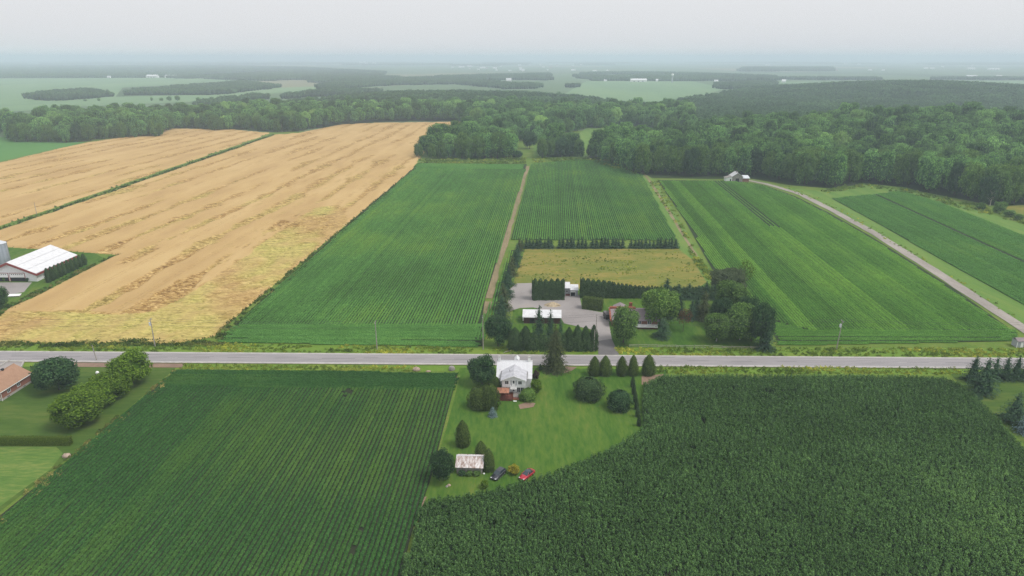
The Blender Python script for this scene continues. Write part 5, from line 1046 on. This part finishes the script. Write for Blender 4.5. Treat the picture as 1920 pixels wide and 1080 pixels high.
# ------------------------------------------------------------------ cars
def car(u, v, ang, paint_, top, L, Wd, H, label, sporty):
    e = tag(empty('parked_car', P(u, v), ang), label, 'car')          # local -y is the front
    hl = L / 2; w = Wd / 2
    # side profile: (y, bottom z, belt z, half width)
    pr = [(-hl, 0.38, 0.62, w * 0.70), (-hl + 0.12, 0.25, 0.72, w * 0.86), (-hl + 0.5, 0.20, 0.80, w * 0.96), (-hl * 0.42, 0.20, 0.93 if sporty else 1.02, w), (0.1, 0.20, 0.95 if sporty else 1.06, w), (hl * 0.55, 0.20, 0.98 if sporty else 1.1, w), (hl - 0.35, 0.24, 0.99 if sporty else 1.12, w * 0.96), (hl - 0.06, 0.36, 0.92 if sporty else 1.05, w * 0.86), (hl, 0.45, 0.80, w * 0.78)]
    V = []
    for (y, b, t, ww) in pr: V += [(-ww * 0.92, y, b), (-ww, y, b + 0.12), (-ww, y, t - 0.14), (-ww * 0.86, y, t), (0, y, t + 0.03), (ww * 0.86, y, t), (ww, y, t - 0.14), (ww, y, b + 0.12), (ww * 0.92, y, b)]
    n = 9; f = [np.array([[i * n + j, i * n + (j + 1) % n, (i + 1) * n + (j + 1) % n, (i + 1) * n + j] for i in range(len(pr) - 1) for j in range(n)])]
    f.append(np.array([list(range(n - 1, -1, -1)), [len(V) - n + j for j in range(n)]])); obj('body', make_mesh('body', V, f, smooth=False), M[paint_], e)
    yw0, yw1 = -hl * 0.42, -hl * 0.06; yr0, yr1 = (hl * 0.38, hl * 0.80) if sporty else (hl * 0.70, hl * 0.92); bz = 0.94 if sporty else 1.05; wb, wt = w * 0.88, w * 0.70
    B = [(-wb, yw0, bz), (wb, yw0, bz), (wb, yr1, bz + 0.04), (-wb, yr1, bz + 0.04)]; T = [(-wt, yw1, H - 0.05), (wt, yw1, H - 0.05), (wt, yr0, H - 0.06), (-wt, yr0, H - 0.06)]
    obj('cabin_glass', mesh_poly('cabin_glass', B + T, [(0, 1, 5, 4), (1, 2, 6, 5), (2, 3, 7, 6), (3, 0, 4, 7), (0, 3, 2, 1), (4, 5, 6, 7)]), M['car_glass'], e)
    m_ = (yw1 + yr0) / 2
    rf = [(-wt * 1.03, yw1, H - 0.04), (0, yw1 - 0.04, H - 0.01), (wt * 1.03, yw1, H - 0.04), (-wt * 1.03, m_, H), (0, m_, H + 0.03), (wt * 1.03, m_, H), (-wt * 1.03, yr0, H - 0.05), (0, yr0 + 0.04, H - 0.02), (wt * 1.03, yr0, H - 0.05)]
    obj('roof', mesh_poly('roof', rf, [(0, 1, 4, 3), (1, 2, 5, 4), (3, 4, 7, 6), (4, 5, 8, 7)]), M[top], e)
    for s in (-1, 1):
        for a, b in ((0, 0),):
            g = Geo(); tube(g, (s * wb * 1.0, yw0, bz), (s * wt * 1.02, yw1, H - 0.03), 0.045, 0.045, 5); tube(g, (s * wt * 1.02, yr0, H - 0.05), (s * wb, yr1, bz + 0.04), 0.06, 0.07, 5); tube(g, (s * (wb + wt) / 2 * 1.03, m_ + 0.05, (bz + H) / 2), (s * wt * 1.03, m_, H - 0.02), 0.04, 0.04, 5); obj('pillar', g.mesh('pillar'), M[paint_], e)
        for yy in (-hl * 0.63, hl * 0.60):
            g = Geo(); tube(g, (s * (w - 0.20), yy, 0.34), (s * (w + 0.015), yy, 0.34), 0.34, 0.34, 20); ball(g, (s * (w - 0.02), yy, 0.34), (0.03, 0.33, 0.33), 14, 4); wh = obj('wheel', g.mesh('wheel'), M['tyre'], e)
            g = Geo(); ball(g, (s * (w + 0.01), yy, 0.34), (0.035, 0.22, 0.22), 12, 5, 1, 0.05); obj('rim', g.mesh('rim'), M['rim'], wh)
        g = Geo(); ball(g, (s * w * 0.66, -hl + 0.16, 0.70), (0.24, 0.16, 0.07), 10, 5, 1, 0); obj('headlight', g.mesh('headlight'), M['lamp'], e)
        g = Geo(); ball(g, (s * w * 0.68, hl - 0.07, 0.80), (0.20, 0.08, 0.07), 10, 5, 1, 0); obj('tail_light', g.mesh('tail_light'), M['red_trim'], e)
        g = Geo(); ball(g, (s * (w + 0.08), yw0 + 0.25, bz + 0.05), (0.11, 0.07, 0.08), 8, 5, 1, 0); obj('wing_mirror', g.mesh('wing_mirror'), M[paint_], e)
        if not sporty: box(e, 'side_trim', s * (w + 0.012) - 0.012, s * (w + 0.012) + 0.012, -hl * 0.40, hl * 0.38, 0.25, 0.34, 'rim'); box(e, 'window_trim', s * wb * 1.02 - 0.02, s * wb * 1.02 + 0.02, yw0 + 0.3, yr1 - 0.15, bz - 0.02, bz + 0.05, 'rim')
    box(e, 'grille', -w * 0.5, w * 0.5, -hl - 0.015, -hl + 0.02, 0.40, 0.56, 'black')
    return e
car(934.5, 893.0, R(-33), 'paint_dark', 'paint_dark', 4.7, 1.88, 1.66, 'dark grey sport utility car parked on the lawn beside the shed', False)
car(988, 893.5, R(-38), 'paint_red', 'car_glass', 4.75, 1.88, 1.44, 'red sedan with dark glass roof parked at the corn\'s edge', True)

# ------------------------------------------------------------------ garden trees and bushes
T = ptree
T('broad', 904, 728, 668, 52, 'large dark round tree crowding the left side of the white house', 'leaf_dark', var=0)
T('dome', 898, 770, 724, 40, 'wide dark cedar bush in front of the white house, left half of the pair', 'cedar', var=0)
T('dome', 918, 771, 719, 38, 'wide dark cedar bush beside the deck, right half of the pair', 'cedar', var=1)
T('cedar', 931, 740, 706, 21, 'small cedar squeezed between the white house and deck', 'cedar', var=1)
T('spruce', 924, 783, 763, 14, 'little blue spruce on the lawn before the cedar bushes', 'spruce_blue', 'blue_spruce', var=1)
T('dome', 990, 754, 728, 30, 'round bright green shrub at the right corner of the white house', 'leaf_mid', 'shrub', 'shrub', var=0)
T('shrub', 1004, 738, 714, 24, 'yellow-green shrub behind the round shrub at the white house', 'leaf_light', var=1)
T('shrub', 1005, 713, 695, 15, 'brownish purple shrub right of the white house roof', 'leaf_plum', var=2)
T('column', 1013, 695, 682, 6, 'tiny dark cedar between the white house and tall spruce')
T('tall', 1040, 699, 609, 46, 'very tall pale spruce standing by the road right of the white house', var=0)
T('dome', 1103, 753, 709, 57, 'broad clipped cedar dome on the lawn right of the white house', 'cedar_dark', var=1)
T('dome', 1160, 773, 732, 47, 'round leafy bush near the thin cedar row', 'leaf_dark', 'leafy_bush', var=0)
for u, w, t, lb in ((1114, 24, 667, 'leftmost of the five conical cedars by the road'), (1134, 25, 666, 'second of the five conical cedars by the road, touching the first'), (1165, 22, 667, 'middle one of the five conical cedars by the road'), (1186, 20, 665, 'fourth of the five conical cedars by the road'), (1215, 27, 664, 'rightmost conical cedar by the road near the corn corner')):
    T('cedar', u, 706.5, t, w, lb, 'cedar', group='conical cedars along the road')
ORD = ['first', 'second', 'third', 'fourth', 'fifth', 'sixth', 'seventh', 'eighth', 'ninth', 'tenth', 'eleventh', 'twelfth']
for k, (u, v) in enumerate(((1186, 727), (1188, 741), (1190.5, 755), (1193, 769), (1195, 783), (1197.5, 800))):
    T('column', u, v, v - 23, 8.5, f'thin columnar cedar beside the corn, {ORD[k]} from the road', group='thin cedar row beside the corn')
T('cedar', 868, 841, 787, 30, 'lone conical cedar on the lawn above the shed', 'cedar', var=2)
T('cedar', 902, 862, 826, 24, 'cedar just behind the right end of the rusty-roofed shed', 'cedar', var=0); T('cedar', 917, 886, 840, 24, 'cedar between the rusty-roofed shed and dark car', 'cedar', var=1)
T('broad', 832, 910, 845, 49, 'dark round tree touching the left end of the rusty-roofed shed', 'leaf_dark', var=1)
for k, (u, w, m_) in enumerate(((866, 14, 'leaf_dark'), (880, 14, 'leaf_broad'), (894, 15, 'leaf_broad'))): T('shrub', u, 894, 883, w, f'low green shrub along the shed wall, {ORD[k]} from the left', m_, group='shrubs along the shed wall')
T('shrub', 964, 892, 873, 23, 'yellow bush on the lawn between the two cars', 'leaf_yellow', var=0); T('shrub', 908, 918, 902, 17, 'small yellow-green plant on the grass below the dark car', 'leaf_light', var=1)
T('broad', 114, 743, 671, 82, 'large dark round tree on the lawn right of the brick bungalow', 'leaf_dark', var=2)
for (u, vb, vt, w, lb, vr) in ((155, 811, 737, 92, 'nearest bright green tree of the row by the dark field', 0), (186, 774, 716, 76, 'second bright green tree of the row by the dark field', 1), (214, 755, 699, 78, 'third bright green tree of the row by the dark field', 2), (252, 729, 661, 74, 'bright green tree of the row closest to the road', 0)):
    T('broad', u, vb, vt, w, lb, 'leaf_light', group='bright trees along the lawn edge', var=vr)
T('column', 64, 720, 699, 7, 'narrow dark cedar at the brick bungalow\'s far corner')
for k in range(10):
    f = k / 9; T('column', 92 + f * 67, 531 - f * 33, 502 - f * 27, 10.5, f'dark columnar cedar beside the white barn, {ORD[k]} from the near end', group='cedars along the white barn')
T('broad', -4, 583, 538, 44, 'dark leafy tree cut by the left edge below the white barn', 'leaf_dark', var=0)
T('shrub', 10.5, 528, 518, 8, 'small green shrub between the white barn doors', 'leaf_mid'); T('shrub', 52, 529, 521, 6, 'small dark shrub at the right barn door', 'leaf_dark')
for (u, vb, vt, w, lb) in ((1821, 719, 667, 29, 'dark spruce at the corn corner, leftmost of the right-hand spruces'), (1839, 745, 671, 44, 'large bushy spruce in front of the right-hand spruce row'), (1862, 715, 668, 24, 'spruce in the right-hand row, third from the left'), (1882, 715, 669, 24, 'spruce in the right-hand row, fourth from the left'), (1902, 715, 666, 25, 'spruce in the right-hand row, fifth from the left'), (1920, 715, 669, 22, 'spruce of the right-hand row cut by the right edge'), (1898, 799, 735, 46, 'dark spruce below the right-hand row, near the right edge')):
    T('spruce', u, vb, vt, w, lb, group='spruces at the right edge')
T('spruce', 1924, 818, 764, 34, 'blue spruce cut by the right edge', 'spruce_blue', 'blue_spruce')
# compound
T('broad', 1168, 650, 575, 54, 'dense dark maple right of the paved driveway', 'leaf_broad', var=1)
T('broad', 1236, 618, 538, 74, 'tall feathery green tree hanging over the mauve roof', 'leaf_mid', var=2)
T('spruce', 1241, 637, 596, 28, 'dark spruce on the lawn in front of the feathery tree'); T('thin', 1280, 626, 579, 29, 'thin reddish tree with a bare slim trunk on the lawn', var=0)
T('spruce', 1273, 597, 549, 22, 'slim spruce behind the thin reddish tree', 'spruce'); T('spruce', 1319, 602, 546, 27, 'taller spruce left of the birches', 'spruce_pale'); T('spruce', 1306, 590, 552, 24, 'bluish dark spruce behind the taller spruce', 'spruce'); T('spruce', 1344, 605, 566, 20, 'slim spruce rising behind the left birch')
T('birch', 1342, 646, 588, 47, 'left birch with white trunk behind the rail fence', 'leaf_broad', var=0); T('birch', 1386, 645, 569, 60, 'bigger right birch with leaning white trunk behind the rail fence', 'leaf_broad', var=1)
T('broad', 1366, 590, 527, 60, 'dark green tree behind the two birches', 'leaf_broad', var=1); T('broad', 1366, 556, 503, 70, 'pale grey-green willow at the back of the tree group', 'leaf_grey', 'willow_tree', var=1); T('thin', 1392, 540, 488, 34, 'wispy light green tree top against the bright soybean field', 'leaf_light', var=1)
T('broad', 1398, 615, 555, 40, 'dark round tree on the field side of the group', 'leaf_dark', var=0); T('broad', 1424, 655, 565, 48, 'tall dark tree at the right end of the rail fence', 'leaf_dark', var=2); T('spruce', 1434, 660, 606, 30, 'dark spruce at the corner of the ploughed patch', 'spruce')
for k, (u, vt, w) in enumerate(((1249, 521, 27), (1271, 532, 25), (1291, 531, 26), (1309, 535, 25), (1323, 527, 19), (1338, 535, 30))): T('spruce', u, 562, vt, w, f'dark spruce below the yellow meadow, {ORD[k]} from the left', group='spruces below the meadow')
for k, (u, vb, vt, w) in enumerate(((974, 472, 446, 15), (970, 486, 456, 17), (966, 502, 468, 18), (960, 518, 480, 20), (953, 538, 494, 23), (949, 560, 508, 26), (944, 585, 530, 27), (941, 612, 553, 31))): T('spruce', u, vb, vt, w, f'spruce in the line right of the tan track, {ORD[k]} from the back', 'spruce_pale' if k % 3 == 0 else 'spruce', group='spruce line along the track')
T('broad', 934, 655, 590, 46, 'dark tree where the spruce line meets the road', 'leaf_dark', var=1)
T('spruce', 1010, 655, 572, 27, 'taller spruce in front of the red-brown shed, left one', 'spruce'); T('spruce', 1031, 655, 580, 25, 'taller spruce in front of the red-brown shed, middle one', 'spruce'); T('spruce', 1050, 655, 598, 22, 'spruce in front of the red-brown shed, right one', 'spruce')
for k, (u, vt, w) in enumerate(((965, 613, 30), (985, 610, 28), (1066, 612, 22), (1082, 608, 22), (1097, 610, 22), (1112, 608, 20))): T('cedar', u, 659, vt, w, f'cedar of the roadside screen, {ORD[k]} from the left', 'cedar_dark', group='cedar screen along the road')
for k in range(42):
    u = 978 + k * 7.05 + random.uniform(-1.5, 1.5)
    if any(a < u < b for a, b in ((1037, 1043), (1098, 1106), (1172, 1178))): continue
    T('row', u, 466.5, random.uniform(443, 450), random.uniform(10, 14.5), 'small dark spruce in the row behind the yellow meadow', 'spruce', group='spruce row behind the meadow')
T('broad', 993, 280, 246, 26, 'lone dark tree at the end of the tan track', 'leaf_dark', var=1); T('broad', 969, 298, 282, 22, 'small round bush left of the track head', 'leaf_dark', var=0)
e = tag(empty('dead_tree', P(1856, 386)), 'bare pale dead tree at the right forest edge', 'tree'); t_ = obj('trunk', trunk('dead_trunk', 150, 0.03, 0.95, 16, 0.05, 0.2, 0.35), M['dead_wood'], e); t_.scale = (9, 9, 11)
for (u, vb, vt, w, lb) in ((1838, 395, 380, 18, 'round shrub left of the dead tree'), (1872, 400, 378, 24, 'bushy shrub right of the dead tree'), (1892, 408, 394, 22, 'shrub on the tan field corner'), (1908, 414, 402, 18, 'low shrub near the right edge by the tan field')): T('shrub', u, vb, vt, w, lb, 'leaf_broad')
for k, (u, vb, vt, w) in enumerate(((285, 190, 182, 5), (303, 190, 183, 8), (318, 190, 180, 9), (333, 190, 179, 9), (372, 190, 182, 8), (160, 190, 186, 7), (186, 190, 184, 6), (426, 190, 180, 8))): T('broad', u, vb, vt, w, f'lone hazy tree in the far left fields, {ORD[k]} of the scattered ones', 'leaf_forest', group='lone trees in the far left fields')

T('broad', 1352, 618, 558, 42, 'dark tree filling the gap behind the left birch', 'leaf_dark', var=1); T('broad', 1408, 645, 582, 44, 'dark bushy tree between the right birch and the tall dark tree', 'leaf_dark', var=0); T('spruce', 1296, 602, 560, 20, 'spruce between the thin reddish tree and the taller spruce', 'spruce')
# clipped hedges
def hedge(u0, v0, u1, v1, hgt_px, wid, label, mat, round_top=0.25, leaf=0.22, dens=22, wav=0.12, taper=1.0):
    p0, p1 = np.array(P(u0, v0)), np.array(P(u1, v1)); L = float(np.linalg.norm(p1 - p0)); H = top_z(u0, v0, v0 - hgt_px); e = tag(empty('cedar_hedge', tuple(p0), math.atan2(p1[1] - p0[1], p1[0] - p0[0])), label, 'hedge')
    per = 2 * H + wid; n = int(L * per * dens); r = np.random.default_rng(int(u0 + v0)); s = r.uniform(0, per, n); x = r.uniform(0, L, n); Hx = H * (1 - (1 - taper) * x / L); g = Geo()
    q = s / per * (2 * H + wid); side = np.where(q < H, 0, np.where(q < H + wid, 1, 2)); hh_ = Hx / H
    z = np.where(side == 0, q, np.where(side == 1, H, 2 * H + wid - q)) * hh_; y = np.where(side == 0, 0, np.where(side == 1, q - H, wid))
    cr = np.abs(np.sin(x * math.pi / max(1.0, H * 0.28) + 0.6 * vnoise(x * 0.3, x * 0, 12))); Hx = Hx * (1 - 1.6 * wav * (1 - cr)); z = z * (1 - 1.6 * wav * (1 - cr)); lump = 1 + 0.9 * wav * (cr - 0.6) + wav * (2 * vnoise(x * 0.55, s * 0.5, 3) - 1) + wav * (2 * vnoise(x * 1.6, s * 1.5, 4) - 1); rt = np.clip((z - Hx * (1 - round_top)) / (Hx * round_top), 0, 1)
    y = wid / 2 + (y - wid / 2) * (1 - 0.35 * rt ** 2) * lump; z = np.clip(z * (0.95 + 0.05 * lump + 0.10 * wav * 4 * (vnoise(x * 0.8, x * 0, 8) - 0.5)), 0.02, None)
    N = np.stack([r.normal(size=n) * 0.4, np.where(side == 0, -1, np.where(side == 2, 1, 0)) + r.normal(size=n) * 0.35, np.where(side == 1, 1.0, 0.35) + r.normal(size=n) * 0.3], -1)
    C = np.stack([x, y, z], -1); ends = r.random((int(wid * H * dens), 3)) * np.array([0.15, wid, H]); leafs(g, C, N, leaf * r.uniform(0.7, 1.3, n), 0.65, r)
    for xe, sx in ((0, -1), (L, 1)):
        Ce = ends.copy(); Ce[:, 0] = xe + sx * Ce[:, 0] * 0.5; Ce[:, 2] *= (taper if sx > 0 else 1); Ne = np.tile([sx, 0, 0.3], (len(Ce), 1)) + r.normal(size=Ce.shape) * 0.35; leafs(g, Ce, Ne, leaf, 0.65, r)
    m_ = max(4, int(L / 3)); xs_ = np.linspace(0.1, L - 0.1, m_); pr = [(0.12, 0), (0.15, 0.8), (0.3, 0.9), (0.7, 0.9), (0.85, 0.8), (0.88, 0)]
    v_ = np.array([[a, b * wid, c * H * (1 - (1 - taper) * a / L)] for a in xs_ for b, c in pr]); g.add(v_, grid_faces(m_, 6), np.zeros((m_ - 1) * 5)); obj('foliage', g.mesh('hedge'), M[mat], e)
    sg = Geo()
    for a in np.linspace(0.4, L - 0.4, max(3, int(L / 1.2))): tube(sg, (a, wid / 2, 0), (a, wid / 2, H * 0.6 * taper), 0.06, 0.03, 5)
    obj('stems', sg.mesh('stems'), M['bark'], e); return e
hedge(-40, 837, 131, 837, 15, 1.6, 'long low clipped hedge across the neighbouring lawn', 'hedge', 0.1, 0.10, 60, 0.05)
hedge(999, 564, 1058, 563, 36, 4.2, 'tall dense cedar hedge hiding the left of the grey workshop', 'cedar_dark', 0.22, 0.30, 16, 0.14)
hedge(1088, 559, 1148, 560, 34, 3.6, 'tall cedar hedge right of the grey workshop', 'cedar_dark', 0.22, 0.30, 16, 0.14, 0.85)
hedge(1148, 560, 1215, 560, 27, 3.0, 'lower continuation of the cedar hedge behind the mauve-roofed house', 'cedar_dark', 0.25, 0.28, 16, 0.14, 0.72)
hedge(1091, 580, 1127, 584, 21, 4.0, 'rounded clipped hedge at the bend of the gravel yard', 'cedar', 0.3, 0.24, 20, 0.06)
hedge(955, 659, 1118, 660, 30, 3.2, 'dark roadside cedar screen under the spruces', 'cedar_dark', 0.3, 0.30, 13, 0.2)
hedge(1215, 561, 1345, 561, 20, 3.0, 'dark evergreen belt below the yellow meadow', 'cedar_dark', 0.4, 0.34, 12, 0.25)

# ------------------------------------------------------------------ poles, wires, fence
def pole(u, v, vt, label, tr=False, arm=True, lean=0.0):
    H = top_z(u, v, vt); e = tag(empty('utility_pole', P(u, v), ROADROT), label, 'utility pole'); g = Geo(); tube(g, (0, 0, -0.1), (lean, 0, H), 0.19, 0.12, 10); obj('shaft', g.mesh('shaft'), M['pole'], e)
    if arm:
        a = box(e, 'crossarm', lean - 0.07, lean + 0.07, -1.1, 1.1, H - 0.55, H - 0.40, 'pole')
        for y in (-0.95, 0.95): g = Geo(); tube(g, (lean, y, H - 0.4), (lean, y, H - 0.15), 0.06, 0.05, 8); obj('insulator', g.mesh('insulator'), M['insulator'], a)
    if tr: g = Geo(); tube(g, (lean - 0.45, 0, H - 2.6), (lean - 0.45, 0, H - 1.5), 0.32, 0.32, 14); ball(g, (lean - 0.45, 0, H - 1.5), (0.32, 0.32, 0.12), 14, 5, 1, 0); obj('transformer', g.mesh('transformer'), M['insulator'], e)
    p = P(u, v); return np.array([p[0] + lean, p[1], H])
pA = pole(291, 650, 597, 'utility pole with white transformer before the wheat', True); pB = pole(707, 655, 602, 'thin utility pole before the middle soybean field'); pC = pole(906, 656, 592, 'utility pole beside the spruce line at the road')
pD = pole(1116, 658, 590, 'utility pole at the left side of the paved driveway'); pE = pole(1568, 656, 600, 'pale utility pole with white transformer before the bright soybean field', True, lean=0.5)
pole(182, 677, 647, 'short dark service pole on the near side of the road', arm=False, lean=-0.6); pole(69, 402, 379, 'thin pole standing in the far wheat', arm=False); pole(529, 248, 233, 'pale pole at the foot of the wood behind the wheat', arm=False); pole(1302, 290, 270, 'x', arm=False) if False else None
gp = pole(1113.5, 660, 618, 'short second post beside the driveway pole', arm=False)
def wire(a, b, sag, label, r=0.022):
    g = Geo(); n = 14; t = np.linspace(0, 1, n); q = np.array(a)[None] * (1 - t[:, None]) + np.array(b)[None] * t[:, None]; q[:, 2] -= 4 * sag * t * (1 - t)
    for i in range(n - 1): tube(g, q[i], q[i + 1], r, r, 4)
    return tag(obj('power_line', g.mesh('power_line'), M['cable']), label, 'wire')
far0 = pA + np.array([-75.0, 1.2, 0.2]); far1 = pE + np.array([90.0, -1.6, 0.2]); CH = [far0, pA, pB, pC, pD, pE, far1]
NM = ['left edge to the wheat pole', 'wheat pole to the thin pole', 'thin pole to the spruce-line pole', 'spruce-line pole to the driveway pole', 'driveway pole to the pale pole', 'pale pole to the right edge']
for (dy, dz, nm) in ((-0.9, -0.15, 'near upper wire'), (0.9, -0.15, 'far upper wire'), (-0.12, -2.2, 'lower cable')):
    for i in range(6): wire(CH[i] + np.array([0, dy, dz]), CH[i + 1] + np.array([0, dy, dz]), 0.5 + 0.006 * np.linalg.norm(CH[i + 1] - CH[i]), f'{nm} along the road, {NM[i]}')
p0, p1 = np.array(P(1180, 651)), np.array(P(1424, 655)); e = tag(empty('rail_fence', tuple(p0), math.atan2(p1[1] - p0[1], p1[0] - p0[0])), 'weathered grey split rail fence in front of the birches', 'fence'); L = float(np.linalg.norm(p1 - p0)); n = 14
for k in range(n + 1): g = Geo(); tube(g, (k * L / n, 0, -0.05), (k * L / n + 0.05, 0.02, 1.15 + 0.1 * (k % 2)), 0.09, 0.07, 6); obj('post', g.mesh('post'), M['wood_grey'], e)
for k in range(n):
    for z in (0.45, 0.95): g = Geo(); tube(g, (k * L / n, 0.09, z + random.uniform(-0.1, 0.1)), ((k + 1) * L / n, 0.09, z + random.uniform(-0.1, 0.1)), 0.075, 0.06, 6); obj('rail', g.mesh('rail'), M['dead_wood'], e)
for (u, v, du, lb) in ((948, 661, 16, 'bleached fallen pole in the verge below the dark tree'), (1178, 650, -14, 'dark log lying at the right of the paved driveway')):
    p0, p1 = np.array(P(u, v)), np.array(P(u + du, v - 2)); g = Geo(); tube(g, p0 + [0, 0, 0.35], p1 + [0, 0, 0.6], 0.11, 0.08, 7); tube(g, p0 + [0, 0, 0.35], p0 + [-0.8, -0.5, 0.0], 0.09, 0.06, 6); tag(obj('fallen_log', g.mesh('fallen_log'), M['dead_wood' if du > 0 else 'bark']), lb, 'log')

# ------------------------------------------------------------------ far farm buildings
def far_barn(u, v, wpx, hpx, label, deep=0.5, mat='white_trim', roof='white_metal', cat='barn', rot=0.0):
    s = scale_at(u, v); w = wpx / s; hh_ = max(3.0, hpx / s); p = P(u, v); e = tag(empty('farm_building', (p[0], p[1], float(hgt(p[0], p[1])) + 0.4), rot), label, cat, 'far farm buildings'); d = max(8, min(30, w * deep)); ev = hh_ * 0.55
    prism(e, 'wall', [(0, 0), (d, 0), (d, ev), (d / 2, hh_ * 0.97), (0, ev)], 'x', -w / 2, w / 2, mat)
    for a, b in ((-d * 0.04, d / 2), (d * 1.04, d / 2 + 0.02)): slab(e, 'roof', [(-w / 2 - 0.5, a, ev + 0.1), (w / 2 + 0.5, a, ev + 0.1), (w / 2 + 0.5, b, hh_ + 0.25), (-w / 2 - 0.5, b, hh_ + 0.25)], 0.3, roof)
    for k in range(3): x0 = -w / 2 + w * (0.15 + 0.27 * k); box(e, 'door', x0, x0 + w * 0.1, -0.12, -0.02, 0, ev * 0.7, 'grey_siding')
for a in ((56, 145, 14, 4, 'hazy white barn alone at the far left below the long wood'), (70, 139, 4, 3, 'tiny white house behind the far left barn'), (204, 146.5, 6, 4, 'small far white barn left of the three bigger ones'), (284, 146, 20, 5.5, 'far white barn with wide roof, leftmost of the bright trio'), (319, 146, 20, 5, 'far white barn in the middle of the bright trio'), (371, 146.5, 11, 4, 'far white shed right of the bright trio'), (440, 148.5, 15, 4, 'far white farm building nearest the hazy wood at left'),
          (9, 113.5, 8, 2, 'faint white building on the skyline at the left edge'), (681, 120, 15, 4, 'faint large white building on the plain left of centre'), (701, 120, 7, 3, 'faint white building beside the large one left of centre'), (772, 115, 12, 2.5, 'very faint long white roof near the skyline'), (865, 127, 11, 3, 'first faint white roof of the far village row'), (881, 126, 9, 3, 'second faint white roof of the far village row'), (905, 128.5, 10, 3, 'third faint white roof of the far village row'), (928, 129.5, 8, 3, 'fourth faint white roof of the far village row'), (954, 155, 10, 8, 'far white domed farm building in the dark hazy wood'), (979, 132, 10, 3, 'faint white roof right of the far village row'), (1075, 133, 8, 3, 'faint white roof above the middle of the hazy wood'), (1115, 134.5, 7, 3, 'faint white roof further right above the hazy wood'),
          (1198, 154, 30, 6, 'long far white barn on the pale field'), (1232, 153.5, 4, 5, 'little white shed between the long far barn and tower'), (1135, 153, 5, 3.5, 'tiny far pinkish house left of the long far barn'), (1343, 155, 7, 5, 'small far white house at the right of the pale field'), (1470, 154.5, 7, 5, 'small far white house at the right forest skyline'), (1440, 123, 8, 2.5, 'faint white roof on the plain right of centre'), (1737, 129.5, 7, 3, 'left of two faint white roofs on the right plain'), (1749, 129.5, 7, 3, 'right of two faint white roofs on the right plain'), (1822, 130.5, 13, 3.5, 'upper left white barn of the far right farm'), (1865, 131.5, 20, 3.5, 'upper long white barn of the far right farm'), (1824, 146.5, 19, 5, 'lower left white barn of the far right farm'), (1852, 147.5, 8, 4, 'lower middle white shed of the far right farm'), (1874, 146.5, 10, 5, 'lower right white barn of the far right farm')): far_barn(*a)
vr = random.Random(11)
for k in range(30):
    u, v = (vr.uniform(840, 1140), vr.uniform(122, 134)) if k < 20 else (vr.uniform(1480, 1900), vr.uniform(121, 134))
    far_barn(u, v, vr.uniform(3, 6), vr.uniform(2, 3), 'tiny pale building lost in haze among the far central village' if k < 20 else 'tiny pale building lost in haze on the far right plain', 0.7, vr.choice(['white_trim', 'beige', 'white']), vr.choice(['white_metal', 'mauve_roof', 'white_metal']), 'building')
p = P(1260, 155); e = tag(empty('farm_silo_tower', (p[0], p[1], 0.4)), 'far white silo tower on the pale field', 'silo'); s = scale_at(1260, 155); g = Geo(); tube(g, (0, 0, 0), (0, 0, 14 / s), 2.4 / s * 0.6, 2.4 / s * 0.6, 16); obj('shaft', g.mesh('shaft', True), M['grey_siding'], e)
g = Geo(); ball(g, (0, 0, 14 / s), (2.6 / s, 2.6 / s, 2.2 / s), 14, 8, 1, 0); obj('dome', g.mesh('dome', True), M['white_trim'], e)

# ------------------------------------------------------------------ haze
hz = tag(obj('haze', box_mesh('haze', -33000, 33000, -400, 25500, -1.2, CAM_H + 42), M['haze']), 'thin pale haze over the whole plain', kind='stuff')
print('tris', sum(len(m_.loop_triangles) if m_.loop_triangles else sum(len(p.vertices) - 2 for p in m_.polygons) for m_ in bpy.data.meshes if m_.users and len(m_.polygons) < 400000), 'objs', len(SC.objects))
